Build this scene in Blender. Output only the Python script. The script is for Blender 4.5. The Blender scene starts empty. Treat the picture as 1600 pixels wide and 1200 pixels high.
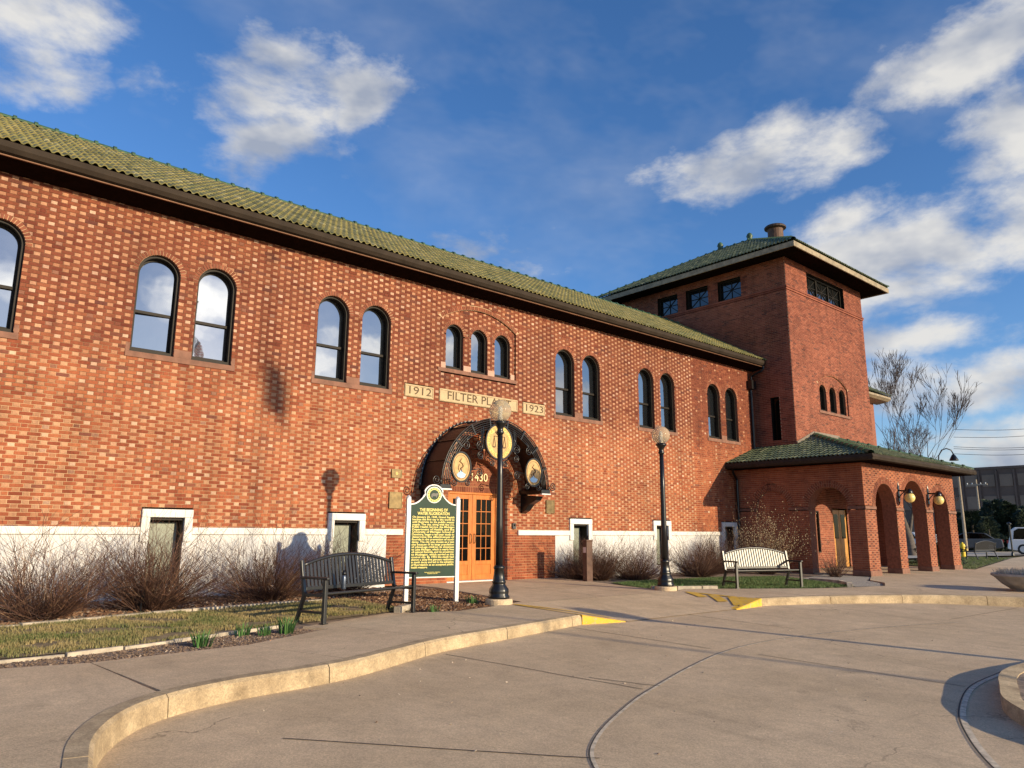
import bpy, math, random
from mathutils import Vector, Matrix, Euler
random.seed(7)
rnd = random.Random(11)
scene = bpy.context.scene
COL = scene.collection

# ------------------------------------------------------------------ camera
EYE = Vector((0.0, -15.0, 1.2))
F_PX, PITCH, ROLL, YAW = 1165.22, 0.19688, 0.005294, 0.723814
fw = Vector((math.sin(YAW)*math.cos(PITCH), math.cos(YAW)*math.cos(PITCH), math.sin(PITCH)))
rt0 = Vector((math.cos(YAW), -math.sin(YAW), 0)); up0 = rt0.cross(fw)
RT = rt0*math.cos(ROLL) + up0*math.sin(ROLL); UP = up0*math.cos(ROLL) - rt0*math.sin(ROLL)
cam = bpy.data.cameras.new('camera'); cam_o = bpy.data.objects.new('camera', cam); COL.objects.link(cam_o)
m = Matrix.Identity(4)
for i in range(3):
    m[i][0] = RT[i]; m[i][1] = UP[i]; m[i][2] = -fw[i]; m[i][3] = EYE[i]
cam_o.matrix_world = m
cam.sensor_width = 36.0; cam.lens = F_PX/1600*36; cam.clip_start = 0.05; cam.clip_end = 3000
scene.camera = cam_o
def dirpx(x, y):
    return (RT*((x-800)/F_PX) + UP*((600-y)/F_PX) + fw).normalized()
def topx(p):
    v = Vector(p)-EYE; d = v.dot(fw)
    if d < .01: return (-9999, -9999)
    return (800+F_PX*v.dot(RT)/d, 600-F_PX*v.dot(UP)/d)

# ------------------------------------------------------------------ sun and sky
TOSUN = Vector((.275, -1.0, .262)).normalized()
SUN_EL = math.asin(TOSUN.z)
sun = bpy.data.lights.new('sun', 'SUN'); sun.energy = 5.0; sun.angle = math.radians(.55); sun.color = (1.0, .82, .55)
sun_o = bpy.data.objects.new('sun', sun); COL.objects.link(sun_o)
sun_o.rotation_euler = TOSUN.to_track_quat('Z', 'Y').to_euler(); sun_o.location = (20, -60, 30)
SKY_STRENGTH = .112
CLOUDS = [  # centre pixel, half width, half height in radians, tilt
    (470, 135, .125, .075, .1), (420, 215, .10, .045, .4), (235, 125, .05, .03, .2), (560, 165, .06, .04, .5), (70, 40, .11, .05, .2),
    (1170, 245, .13, .045, .15), (1290, 230, .09, .05, .2), (1480, 90, .13, .06, .1), (1560, 30, .12, .06, 0), (1600, 200, .08, .07, .2),
    (1430, 395, .16, .075, .1), (1330, 330, .08, .03, .2), (1600, 370, .13, .08, 0), (1520, 600, .13, .05, 0), (1600, 690, .15, .045, 0), (60, 110, .10, .05, .3), (1480, 520, .10, .03, 0), (450, 100, .09, .05, .2), (540, 140, .08, .045, .3), (400, 160, .08, .04, .1), (1230, 215, .09, .04, .1), (1120, 255, .07, .03, .1)]
MIRROR = [(335, 475, .09, .05, 0), (515, 570, .07, .045, 0), (230, 450, .08, .03, .2), (590, 545, .07, .025, .2), (245, 545, .06, .02, 0), (10, 440, .07, .05, 0), (720, 540, .07, .03, 0), (890, 600, .08, .04, 0), (400, 330, .2, .04, .2), (150, 620, .1, .04, 0)]   # clouds over the drive, seen only as reflections in the panes
w = bpy.data.worlds.new('World'); scene.world = w; w.use_nodes = True
w.cycles.sampling_method = 'MANUAL'; w.cycles.sample_map_resolution = 512
nt = w.node_tree; nt.nodes.clear()
def N(tree, typ, **kw):
    n = tree.nodes.new(typ)
    for k, v in kw.items():
        if k == 'inp':
            for a, b in v.items(): n.inputs[a].default_value = b
        else: setattr(n, k, v)
    return n
LK = lambda t, a, b: t.links.new(a, b)
sky = N(nt, 'ShaderNodeTexSky', sky_type='NISHITA', sun_disc=False, sun_elevation=SUN_EL, air_density=1.0, dust_density=.3, ozone_density=2.5, altitude=200)
sky.sun_rotation = math.atan2(TOSUN.x, TOSUN.y)
tc = N(nt, 'ShaderNodeTexCoord')
def mth(tree, op, a, b=None, c=None, clamp=False):
    n = tree.nodes.new('ShaderNodeMath'); n.operation = op; n.use_clamp = clamp
    for i, v in enumerate((a, b, c)):
        if v is None: continue
        if isinstance(v, (int, float)): n.inputs[i].default_value = v
        else: tree.links.new(v, n.inputs[i])
    return n.outputs[0]
acc = None
for ci, (px, py, su, sv, tilt) in enumerate(CLOUDS+MIRROR):
    c = dirpx(px, py)
    if ci >= len(CLOUDS): c.y = -c.y
    zax = c; xax = Vector((0, 0, 1)).cross(zax).normalized()*-1; yax = zax.cross(xax)
    xa = xax*math.cos(tilt)+yax*math.sin(tilt)*-1; ya = zax.cross(xa)
    dts_ = []
    for vec in (xa/su, ya/sv, c):
        dn = N(nt, 'ShaderNodeVectorMath', operation='DOT_PRODUCT'); LK(nt, tc.outputs['Generated'], dn.inputs[0]); dn.inputs[1].default_value = vec; dts_.append(dn.outputs['Value'])
    l2 = mth(nt, 'MULTIPLY_ADD', dts_[0], dts_[0], mth(nt, 'MULTIPLY_ADD', dts_[1], dts_[1], mth(nt, 'MULTIPLY_ADD', dts_[2], -4.0, 4.0)))
    mr = N(nt, 'ShaderNodeMapRange', interpolation_type='SMOOTHSTEP'); mr.inputs[1].default_value = 1.75; mr.inputs[2].default_value = 0.0
    LK(nt, mth(nt, 'SQRT', l2), mr.inputs[0])
    acc = mr.outputs[0] if acc is None else mth(nt, 'MAXIMUM', acc, mr.outputs[0])
mpn = N(nt, 'ShaderNodeMapping'); mpn.inputs['Scale'].default_value = (1, 1, 1.9); LK(nt, tc.outputs['Generated'], mpn.inputs[0])
n1 = N(nt, 'ShaderNodeTexNoise', inp={'Scale': 6.5, 'Detail': 8.0, 'Roughness': .60, 'Distortion': .12}); LK(nt, mpn.outputs[0], n1.inputs['Vector'])
mpg = N(nt, 'ShaderNodeMapping'); mpg.inputs['Location'].default_value = (4.2, 1.3, .4); mpg.inputs['Scale'].default_value = (1, 1, 1.8); LK(nt, tc.outputs['Generated'], mpg.inputs[0])
n2 = N(nt, 'ShaderNodeTexNoise', inp={'Scale': 1.7, 'Detail': 3.0}); LK(nt, mpg.outputs[0], n2.inputs['Vector'])
gen = N(nt, 'ShaderNodeMapRange', inp={1: .60, 2: .80, 3: 0.0, 4: .7}); LK(nt, n2.outputs[0], gen.inputs[0])
fld = mth(nt, 'MAXIMUM', acc, gen.outputs[0])
den = mth(nt, 'ADD', fld, mth(nt, 'MULTIPLY', mth(nt, 'SUBTRACT', n1.outputs[0], .5), 2.5))
al = N(nt, 'ShaderNodeMapRange', interpolation_type='SMOOTHSTEP', inp={1: .38, 2: 1.05}); LK(nt, den, al.inputs[0])
n3 = N(nt, 'ShaderNodeTexNoise', inp={'Scale': 2.2, 'Detail': 5.0, 'Roughness': .62, 'Distortion': .15})
mpw = N(nt, 'ShaderNodeMapping'); mpw.inputs['Rotation'].default_value = (.3, .2, .5); mpw.inputs['Scale'].default_value = (1, 1.6, 2.6); LK(nt, tc.outputs['Generated'], mpw.inputs[0]); LK(nt, mpw.outputs[0], n3.inputs['Vector'])
wisp = N(nt, 'ShaderNodeMapRange', inp={1: .46, 2: .85, 3: 0.0, 4: .30}); LK(nt, n3.outputs[0], wisp.inputs[0])
alpha = mth(nt, 'MAXIMUM', mth(nt, 'MULTIPLY', al.outputs[0], .95), wisp.outputs[0])
n4 = N(nt, 'ShaderNodeTexNoise', inp={'Scale': 9.0, 'Detail': 4.0}); LK(nt, mpn.outputs[0], n4.inputs['Vector'])
cr = N(nt, 'ShaderNodeValToRGB'); LK(nt, n4.outputs[0], cr.inputs[0])
cr.color_ramp.elements[0].position = .36; cr.color_ramp.elements[0].color = (.42, .47, .58, 1)
cr.color_ramp.elements[1].position = .60; cr.color_ramp.elements[1].color = (.92, .90, .86, 1)
bg1 = N(nt, 'ShaderNodeBackground', inp={'Strength': SKY_STRENGTH})
hs = N(nt, 'ShaderNodeHueSaturation', inp={'Saturation': 1.18, 'Value': 1.22}); LK(nt, sky.outputs[0], hs.inputs['Color']); tint = N(nt, 'ShaderNodeMix', data_type='RGBA', blend_type='MULTIPLY'); tint.inputs[0].default_value = 1.0; tint.inputs[7].default_value = (.93, .97, 1.16, 1); LK(nt, hs.outputs[0], tint.inputs[6]); LK(nt, tint.outputs[2], bg1.inputs[0])
bg2 = N(nt, 'ShaderNodeBackground', inp={'Strength': .74}); LK(nt, cr.outputs[0], bg2.inputs[0])
dts = N(nt, 'ShaderNodeVectorMath', operation='DOT_PRODUCT'); LK(nt, tc.outputs['Generated'], dts.inputs[0]); dts.inputs[1].default_value = TOSUN
fwd = mth(nt, 'POWER', mth(nt, 'MAXIMUM', dts.outputs['Value'], 0.0), 10.0)      # thin cloud glows towards the sun
LK(nt, mth(nt, 'ADD', .74, mth(nt, 'MULTIPLY', fwd, 2.6)), bg2.inputs['Strength'])
mx = N(nt, 'ShaderNodeMixShader'); LK(nt, alpha, mx.inputs[0]); LK(nt, bg1.outputs[0], mx.inputs[1]); LK(nt, bg2.outputs[0], mx.inputs[2])
wo = N(nt, 'ShaderNodeOutputWorld'); LK(nt, mx.outputs[0], wo.inputs[0])
scene.view_settings.view_transform = 'Standard'; scene.view_settings.look = 'None'
scene.view_settings.exposure = 0.25; scene.view_settings.gamma = 1.0
scene.cycles.max_bounces = 4; scene.cycles.diffuse_bounces = 3; scene.cycles.glossy_bounces = 3; scene.cycles.transparent_max_bounces = 8

# ------------------------------------------------------------------ helpers
class MB:
    def __init__(s): s.v = []; s.f = []; s.m = []
    def add(s, vs, fs, mi=0):
        o = len(s.v); s.v += [tuple(v) for v in vs]
        for f in fs: s.f.append(tuple(i+o for i in f)); s.m.append(mi)
    def quad(s, a, b, c, d, mi=0): s.add([a, b, c, d], [(0, 1, 2, 3)], mi)
    def box(s, x0, x1, y0, y1, z0, z1, mi=0, M=None):
        vs = [Vector((x, y, z)) for x in (x0, x1) for y in (y0, y1) for z in (z0, z1)]
        if M is not None: vs = [M @ v for v in vs]
        s.add(vs, [(0, 1, 3, 2), (4, 6, 7, 5), (0, 4, 5, 1), (2, 3, 7, 6), (0, 2, 6, 4), (1, 5, 7, 3)], mi)
    def bar(s, a, b, wx, wy, mi=0, upv=(0, 0, 1)):
        a = Vector(a); b = Vector(b); d = (b-a); L = d.length; d.normalize()
        u = Vector(upv)
        if abs(u.dot(d)) > .98: u = Vector((0, 1, 0))
        x = d.cross(u).normalized(); y = x.cross(d).normalized()
        vs = [p + x*sx*wx/2 + y*sy*wy/2 for p in (a, b) for sx, sy in ((-1, -1), (1, -1), (1, 1), (-1, 1))]
        s.add(vs, [(0, 1, 2, 3)[::-1], (4, 5, 6, 7), (0, 1, 5, 4), (1, 2, 6, 5), (2, 3, 7, 6), (3, 0, 4, 7)], mi)
    def tube(s, pts, rad, n=6, mi=0, caps=True):
        pts = [Vector(p) for p in pts]
        if isinstance(rad, (int, float)): rad = [rad]*len(pts)
        vs = []; px = None
        for i, p in enumerate(pts):
            d = (pts[min(i+1, len(pts)-1)]-pts[max(i-1, 0)])
            if d.length < 1e-9: d = Vector((0, 0, 1))
            d.normalize()
            if px is None:
                h = Vector((0, 0, 1)) if abs(d.z) < .9 else Vector((1, 0, 0)); px = d.cross(h).normalized()
            else:
                px = (px - d*px.dot(d))
                px = px.normalized() if px.length > 1e-6 else d.orthogonal().normalized()
            py = d.cross(px)
            for k in range(n):
                a = 2*math.pi*k/n; vs.append(p+(px*math.cos(a)+py*math.sin(a))*rad[i])
        fs = [(i*n+k, i*n+(k+1) % n, (i+1)*n+(k+1) % n, (i+1)*n+k) for i in range(len(pts)-1) for k in range(n)]
        if caps and n > 2:
            fs.append(tuple(range(n))[::-1]); fs.append(tuple((len(pts)-1)*n+k for k in range(n)))
        s.add(vs, fs, mi)
    def lathe(s, prof, c=(0, 0, 0), n=20, mi=0, flute=0.0, nf=0):
        c = Vector(c); vs = []
        for r, z in prof:
            for k in range(n):
                a = 2*math.pi*k/n; q = r*(1+(flute*math.cos(nf*a) if nf else 0))
                vs.append(c+Vector((q*math.cos(a), q*math.sin(a), z)))
        fs = [(i*n+k, i*n+(k+1) % n, (i+1)*n+(k+1) % n, (i+1)*n+k) for i in range(len(prof)-1) for k in range(n)]
        fs.append(tuple(range(n))[::-1]); fs.append(tuple((len(prof)-1)*n+k for k in range(n)))
        s.add(vs, fs, mi)
    def prism(s, poly, fn, d0, d1, mi=0):
        n = len(poly)
        vs = [fn(u, z, d0) for u, z in poly] + [fn(u, z, d1) for u, z in poly]
        fs = [tuple(range(n)), tuple(range(n, 2*n))[::-1]] + [(i, (i+1) % n, n+(i+1) % n, n+i)[::-1] for i in range(n)]
        s.add(vs, fs, mi)
    def ring(s, po, pi_, fn, d0, d1, mi=0, back=False):
        n = len(po)
        vs = [fn(u, z, d0) for u, z in po]+[fn(u, z, d0) for u, z in pi_]+[fn(u, z, d1) for u, z in po]+[fn(u, z, d1) for u, z in pi_]
        fs = []
        for i in range(n):
            j = (i+1) % n
            fs += [(i, j, n+j, n+i), (n+i, n+j, 3*n+j, 3*n+i), (j, i, 2*n+i, 2*n+j)]
            if back: fs.append((2*n+j, 2*n+i, 3*n+i, 3*n+j))
        s.add(vs, fs, mi)
    def build(s, name, mats, parent=None, smooth=False, bevel=0, fix=True):
        me = bpy.data.meshes.new(name); me.from_pydata(s.v, [], s.f)
        if not isinstance(mats, (list, tuple)): mats = [mats]
        for mm in mats: me.materials.append(mm)
        if len(mats) > 1: me.polygons.foreach_set('material_index', s.m)
        if fix:
            import bmesh
            bm = bmesh.new(); bm.from_mesh(me); bmesh.ops.recalc_face_normals(bm, faces=bm.faces); bm.to_mesh(me); bm.free()
        if smooth: me.polygons.foreach_set('use_smooth', [True]*len(me.polygons))
        me.update()
        return link(name, me, parent, bevel)
def link(name, me, parent=None, bevel=0):
    o = bpy.data.objects.new(name, me); COL.objects.link(o)
    if parent is not None: o.parent = parent
    if bevel:
        b = o.modifiers.new('bevel', 'BEVEL'); b.width = bevel; b.segments = 2; b.limit_method = 'ANGLE'; b.angle_limit = math.radians(40)
    return o
def tag(o, label=None, cat=None, group=None, kind=None):
    if label: o['label'] = label
    if cat: o['category'] = cat
    if group: o['group'] = group
    if kind: o['kind'] = kind
    return o
def empty(name, loc=(0, 0, 0), rz=0, label=None, cat=None, group=None):
    o = bpy.data.objects.new(name, None); COL.objects.link(o); o.location = loc; o.rotation_euler = (0, 0, rz); o.empty_display_size = .2
    return tag(o, label, cat, group)
def copy_tree(o, parent=None):
    c = o.copy(); COL.objects.link(c); c.parent = parent
    for ch in [x for x in bpy.data.objects if x.parent is o]: copy_tree(ch, c)
    return c
def text_mesh(body, size, extrude=.0, align='CENTER', box=None, lsp=1.0, bold=0.0):
    cu = bpy.data.curves.new('lettering', 'FONT'); cu.body = body; cu.size = size; cu.extrude = extrude; cu.align_x = align; cu.align_y = 'CENTER' if box is None else 'TOP_BASELINE'
    cu.space_line = lsp; cu.resolution_u = 3; cu.offset = bold
    if box: cu.text_boxes[0].width = box; cu.text_boxes[0].height = 0
    o = bpy.data.objects.new('lettering', cu); COL.objects.link(o)
    bpy.context.view_layer.update()
    dg = bpy.context.evaluated_depsgraph_get()
    me = bpy.data.meshes.new_from_object(o.evaluated_get(dg))
    bpy.data.objects.remove(o); bpy.data.curves.remove(cu)
    return me

# ------------------------------------------------------------------ materials
def new_mat(name):
    mt = bpy.data.materials.new(name); mt.use_nodes = True; t = mt.node_tree
    return mt, t, t.nodes['Principled BSDF']
def ramp(t, fac, stops):
    r = t.nodes.new('ShaderNodeValToRGB'); els = r.color_ramp.elements
    while len(els) < len(stops): els.new(.5)
    for e, (p, c) in zip(els, stops): e.position = p; e.color = (*c, 1)
    t.links.new(fac, r.inputs[0]); return r.outputs[0]
def mixc(t, fac, a, b, mode='MIX'):
    n = t.nodes.new('ShaderNodeMix'); n.data_type = 'RGBA'; n.blend_type = mode
    for i, v in ((0, fac), (6, a), (7, b)):
        if isinstance(v, (int, float)): n.inputs[i].default_value = v
        elif isinstance(v, tuple): n.inputs[i].default_value = (*v, 1)
        else: t.links.new(v, n.inputs[i])
    return n.outputs[2]
def noise(t, scale, detail=4, rough=.55, vec=None, stretch=None, dist=0):
    n = t.nodes.new('ShaderNodeTexNoise'); n.inputs['Scale'].default_value = scale; n.inputs['Detail'].default_value = detail; n.inputs['Roughness'].default_value = rough; n.inputs['Distortion'].default_value = dist
    if vec is None:
        g = t.nodes.new('ShaderNodeNewGeometry'); vec = g.outputs['Position']
    if stretch:
        mpp = t.nodes.new('ShaderNodeMapping'); mpp.inputs['Scale'].default_value = stretch; t.links.new(vec, mpp.inputs[0]); vec = mpp.outputs[0]
    t.links.new(vec, n.inputs['Vector']); return n.outputs[0]
def bump(t, bs, h, strength=.3, dist=.01):
    b = t.nodes.new('ShaderNodeBump'); b.inputs['Strength'].default_value = strength; b.inputs['Distance'].default_value = dist
    t.links.new(h, b.inputs['Height']); t.links.new(b.outputs[0], bs.inputs['Normal'])
def island(t):
    g = t.nodes.new('ShaderNodeNewGeometry'); oi = t.nodes.new('ShaderNodeObjectInfo')
    return mth(t, 'FRACT', mth(t, 'ADD', g.outputs['Random Per Island'], mth(t, 'MULTIPLY', oi.outputs['Random'], 7.31)))
def posz(t):
    g = t.nodes.new('ShaderNodeNewGeometry'); s = t.nodes.new('ShaderNodeSeparateXYZ'); t.links.new(g.outputs['Position'], s.inputs[0]); return s.outputs
def maprange(t, v, a, b, c=0., d=1.):
    n = t.nodes.new('ShaderNodeMapRange'); n.inputs[1].default_value = a; n.inputs[2].default_value = b; n.inputs[3].default_value = c; n.inputs[4].default_value = d
    t.links.new(v, n.inputs[0]); return n.outputs[0]
def plain(name, c, rough=.6, metal=0, var=.12, scale=6, bmp=0, spec=None):
    mt, t, bs = new_mat(name)
    nz = noise(t, scale, 5)
    lo = tuple(x*(1-var) for x in c); hi = tuple(min(1, x*(1+var)) for x in c)
    LK(t, ramp(t, nz, [(.3, lo), (.7, hi)]), bs.inputs['Base Color'])
    bs.inputs['Roughness'].default_value = rough; bs.inputs['Metallic'].default_value = metal
    if spec is not None: bs.inputs['Specular IOR Level'].default_value = spec
    if bmp: bump(t, bs, noise(t, scale*8, 6), bmp, .01)
    return mt
def brick_mat(name, tones, weather=None, wz=None, rough=.85):
    mt, t, bs = new_mat(name)
    c = ramp(t, island(t), tones)
    c = mixc(t, .5, c, ramp(t, noise(t, 45, 4), [(.3, (.62, .62, .62)), (.7, (1.25, 1.2, 1.15))]), 'MULTIPLY')
    c = mixc(t, .75, c, ramp(t, noise(t, .5, 6, .62), [(.3, (.62, .56, .56)), (.62, (1.10, 1.06, 1.04))]), 'MULTIPLY')
    c = mixc(t, .6, c, ramp(t, noise(t, 1.5, 5, .65, stretch=(2.2, 2.2, .28)), [(.34, (.62, .58, .57)), (.55, (1.06, 1.04, 1.03))]), 'MULTIPLY')
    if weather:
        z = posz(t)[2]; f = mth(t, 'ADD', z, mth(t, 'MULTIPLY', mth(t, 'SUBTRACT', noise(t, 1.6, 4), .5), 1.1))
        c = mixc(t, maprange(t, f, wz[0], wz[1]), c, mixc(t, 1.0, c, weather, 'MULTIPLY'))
    LK(t, c, bs.inputs['Base Color']); bs.inputs['Roughness'].default_value = rough; bs.inputs['Specular IOR Level'].default_value = .25
    bump(t, bs, noise(t, 60, 2), .35, .004)
    return mt
M = {}
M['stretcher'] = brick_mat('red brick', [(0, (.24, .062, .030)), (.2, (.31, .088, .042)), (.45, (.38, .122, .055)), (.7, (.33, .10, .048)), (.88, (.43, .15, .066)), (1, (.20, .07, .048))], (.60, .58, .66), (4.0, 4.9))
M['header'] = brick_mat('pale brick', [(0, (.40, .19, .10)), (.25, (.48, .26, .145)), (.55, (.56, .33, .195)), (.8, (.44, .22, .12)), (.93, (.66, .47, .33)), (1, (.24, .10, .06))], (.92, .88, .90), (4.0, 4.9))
M['mortar'] = plain('mortar', (.52, .34, .20), .95, var=.3, scale=3)
def mortar_mat():
    mt, t, bs = new_mat('hall mortar')
    c = ramp(t, noise(t, 2.2, 6), [(.3, (.40, .24, .13)), (.7, (.60, .40, .24))])
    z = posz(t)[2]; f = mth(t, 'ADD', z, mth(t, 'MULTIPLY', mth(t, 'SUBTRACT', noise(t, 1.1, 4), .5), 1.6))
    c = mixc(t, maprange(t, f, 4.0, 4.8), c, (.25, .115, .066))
    x = mth(t, 'ADD', f, 0.0)
    dk = maprange(t, noise(t, .7, 5, .6), .50, .60)
    c = mixc(t, mth(t, 'MULTIPLY', dk, .7), c, (.13, .065, .038))
    LK(t, c, bs.inputs['Base Color']); bs.inputs['Roughness'].default_value = .95; bump(t, bs, noise(t, 120, 3), .4, .003)
    return mt
M['hall_mortar'] = mortar_mat()
M['tower_brick'] = brick_mat('tower brick', [(0, (.20, .066, .042)), (.3, (.27, .090, .056)), (.6, (.33, .115, .07)), (.85, (.25, .086, .055)), (1, (.14, .055, .042))])
M['tower_mortar'] = plain('tower mortar', (.50, .30, .19), .95, var=.2, scale=3)
M['porch_brick'] = brick_mat('porch brick', [(0, (.28, .092, .05)), (.4, (.35, .122, .064)), (.75, (.41, .15, .076)), (1, (.29, .10, .056))])
M['porch_header'] = brick_mat('porch dark header', [(0, (.11, .042, .034)), (.5, (.20, .07, .046)), (1, (.30, .11, .066))])
M['voussoir'] = brick_mat('arch brick', [(0, (.19, .065, .040)), (.5, (.26, .092, .052)), (1, (.33, .125, .07))])
def brick_tex():
    mt, t, bs = new_mat('plain brick surface')
    tcn = t.nodes.new('ShaderNodeNewGeometry'); sx = t.nodes.new('ShaderNodeSeparateXYZ'); LK(t, tcn.outputs['Position'], sx.inputs[0])
    cb = t.nodes.new('ShaderNodeCombineXYZ'); LK(t, mth(t, 'ADD', sx.outputs[0], sx.outputs[1]), cb.inputs[0]); LK(t, sx.outputs[2], cb.inputs[1])
    b = t.nodes.new('ShaderNodeTexBrick'); LK(t, cb.outputs[0], b.inputs['Vector'])
    b.inputs['Scale'].default_value = 1; b.inputs['Brick Width'].default_value = .21; b.inputs['Row Height'].default_value = .068; b.inputs['Mortar Size'].default_value = .006
    b.inputs['Color1'].default_value = (.28, .092, .055, 1); b.inputs['Color2'].default_value = (.21, .07, .042, 1); b.inputs['Mortar'].default_value = (.33, .16, .10, 1)
    LK(t, b.outputs[0], bs.inputs['Base Color']); bs.inputs['Roughness'].default_value = .9
    return mt
M['brick_plain'] = brick_tex()
M['sandstone'] = plain('brown sandstone', (.22, .105, .068), .85, var=.25, scale=5, bmp=.2)
M['limestone'] = plain('cream limestone', (.50, .375, .22), .85, var=.12, scale=8, bmp=.15)
M['limeshadow'] = plain('painted letter shadow', (.10, .065, .035), .9)  # flat dark letters; shadow of the carving is put into the colour
M['whitestone'] = plain('white painted stone', (.74, .71, .66), .8, var=.12, scale=1.6, bmp=.15)
def white_base():
    mt, t, bs = new_mat('white painted base wall')
    c = ramp(t, noise(t, 1.3, 6), [(.3, (.56, .55, .54)), (.7, (.76, .73, .69))])
    LK(t, c, bs.inputs['Base Color']); bs.inputs['Roughness'].default_value = .85; bump(t, bs, noise(t, 14, 6), .3, .01); return mt
M['whitebase'] = white_base()
M['darkwood'] = plain('dark brown painted wood', (.014, .010, .007), .6, var=.3, scale=9, spec=.25)
M['soffit'] = plain('soffit boards', (.014, .008, .006), 1.0, var=.25, spec=.0)
M['gutter'] = plain('bronze gutter', (.040, .029, .021), .8, metal=.0, var=.25, scale=3, spec=.15)
M['copper'] = plain('copper strip', (.20, .10, .055), .5, metal=.3, var=.2)
M['fascia'] = plain('weathered fascia', (.30, .24, .16), .8, var=.3, scale=5)
def glass_mat(name, ior, tint):
    mt, t, bs = new_mat(name)
    bs.inputs['Base Color'].default_value = (*tint, 1); bs.inputs['Roughness'].default_value = .02; bs.inputs['IOR'].default_value = ior
    bs.inputs['Specular IOR Level'].default_value = .6
    bump(t, bs, noise(t, 1.6, 2), .10, .02)
    return mt
M['glass'] = glass_mat('reflective window glass', 3.1, (.012, .014, .016))
M['dimglass'] = glass_mat('dim tower glass', 1.75, (.010, .011, .012))
M['doorglass'] = glass_mat('door glass', 1.33, (.004, .0035, .003)); M['doorglass'].node_tree.nodes['Principled BSDF'].inputs['Specular IOR Level'].default_value = .3
M['shade'] = plain('grey green window panel', (.23, .25, .20), .5, var=.1)
def wood():
    mt, t, bs = new_mat('varnished orange oak')
    c = ramp(t, noise(t, 6, 6, .6, stretch=(4, 4, .6), dist=.6), [(.3, (.42, .12, .02)), (.7, (.62, .21, .04))])
    LK(t, c, bs.inputs['Base Color']); bs.inputs['Roughness'].default_value = .32; return mt
M['oak'] = wood()
M['oak_pale'] = plain('pale oak', (.55, .27, .07), .4, var=.2, scale=4)
def tile_mat(name, tones, moss):
    mt, t, bs = new_mat(name)
    c = ramp(t, island(t), tones)
    c = mixc(t, maprange(t, noise(t, 2.4, 6, .65), .42, .62, 0, .8), c, moss)
    c = mixc(t, .5, c, ramp(t, noise(t, 26, 4), [(.3, (.6, .6, .6)), (.7, (1.3, 1.3, 1.2))]), 'MULTIPLY')
    LK(t, c, bs.inputs['Base Color']); bs.inputs['Roughness'].default_value = .6; return mt
GT = [(0, (.10, .10, .035)), (.3, (.17, .165, .06)), (.6, (.26, .235, .09)), (.85, (.13, .14, .05)), (1, (.40, .36, .19))]
M['tile'] = tile_mat('mossy green roof tile', GT, (.30, .245, .085))
GT2 = [(0, (.045, .062, .034)), (.4, (.075, .095, .05)), (.8, (.11, .125, .065)), (1, (.20, .205, .12))]
M['tile_dark'] = tile_mat('green roof tile', GT2, (.11, .13, .06))
M['ridge'] = plain('green ridge tile', (.045, .095, .045), .5, var=.4, scale=4)
def concrete(name, lo, hi, sc=1.0):
    mt, t, bs = new_mat(name)
    c = ramp(t, noise(t, .55*sc, 6, .6), [(.28, lo), (.7, hi)])
    c = mixc(t, .35, c, ramp(t, noise(t, 3.5*sc, 5, .7), [(.32, (.58, .57, .58)), (.68, (1.25, 1.22, 1.17))]), 'MULTIPLY')
    c = mixc(t, .6, c, ramp(t, noise(t, 110, 4), [(.3, (.7, .7, .7)), (.7, (1.25, 1.25, 1.25))]), 'MULTIPLY')
    st = noise(t, .8*sc, 5, .7, stretch=(1, .22, 1), dist=.8)
    c = mixc(t, maprange(t, st, .55, .75, 0, .5), c, tuple(x*.55 for x in lo))
    vo = t.nodes.new('ShaderNodeTexVoronoi'); vo.inputs['Scale'].default_value = 2.2; g = t.nodes.new('ShaderNodeNewGeometry'); LK(t, g.outputs['Position'], vo.inputs['Vector'])
    c = mixc(t, maprange(t, vo.outputs['Distance'], .018, .03, .6, 0), c, (.62, .56, .46))
    wv = t.nodes.new('ShaderNodeVectorMath'); wv.operation = 'MULTIPLY_ADD'; nzc = t.nodes.new('ShaderNodeTexNoise'); nzc.inputs['Scale'].default_value = 2.5; nzc.inputs['Detail'].default_value = 6; LK(t, g.outputs['Position'], nzc.inputs['Vector'])
    LK(t, nzc.outputs['Color'], wv.inputs[0]); wv.inputs[1].default_value = (.5, .5, .5); LK(t, g.outputs['Position'], wv.inputs[2])
    ve = t.nodes.new('ShaderNodeTexVoronoi'); ve.feature = 'DISTANCE_TO_EDGE'; ve.inputs['Scale'].default_value = .22*sc; LK(t, wv.outputs[0], ve.inputs['Vector'])
    crk = mth(t, 'MULTIPLY', maprange(t, ve.outputs['Distance'], .0008, .0022, 1, 0), maprange(t, noise(t, .6, 3), .45, .6))
    c = mixc(t, mth(t, 'MULTIPLY', crk, .65), c, tuple(x*.28 for x in lo))
    vs_ = t.nodes.new('ShaderNodeTexVoronoi'); vs_.inputs['Scale'].default_value = .9; LK(t, wv.outputs[0], vs_.inputs['Vector'])
    c = mixc(t, maprange(t, vs_.outputs['Distance'], .05, .16, .38, 0), c, tuple(x*.5 for x in lo))
    gr = t.nodes.new('ShaderNodeTexVoronoi'); gr.inputs['Scale'].default_value = 75; LK(t, g.outputs['Position'], gr.inputs['Vector'])
    c = mixc(t, .28, c, ramp(t, gr.outputs['Color'], [(.2, (.55, .53, .5)), (.8, (1.4, 1.38, 1.34))]), 'MULTIPLY')
    LK(t, c, bs.inputs['Base Color']); bs.inputs['Roughness'].default_value = .88
    bump(t, bs, noise(t, 110, 3, .75), .6, .008)
    return mt
M['drive'] = concrete('driveway concrete', (.50, .375, .235), (.65, .495, .325))
M['walk'] = concrete('sidewalk concrete', (.52, .39, .245), (.67, .515, .34))
M['kerb'] = concrete('kerb concrete', (.30, .22, .13), (.60, .465, .29), 6)
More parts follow.
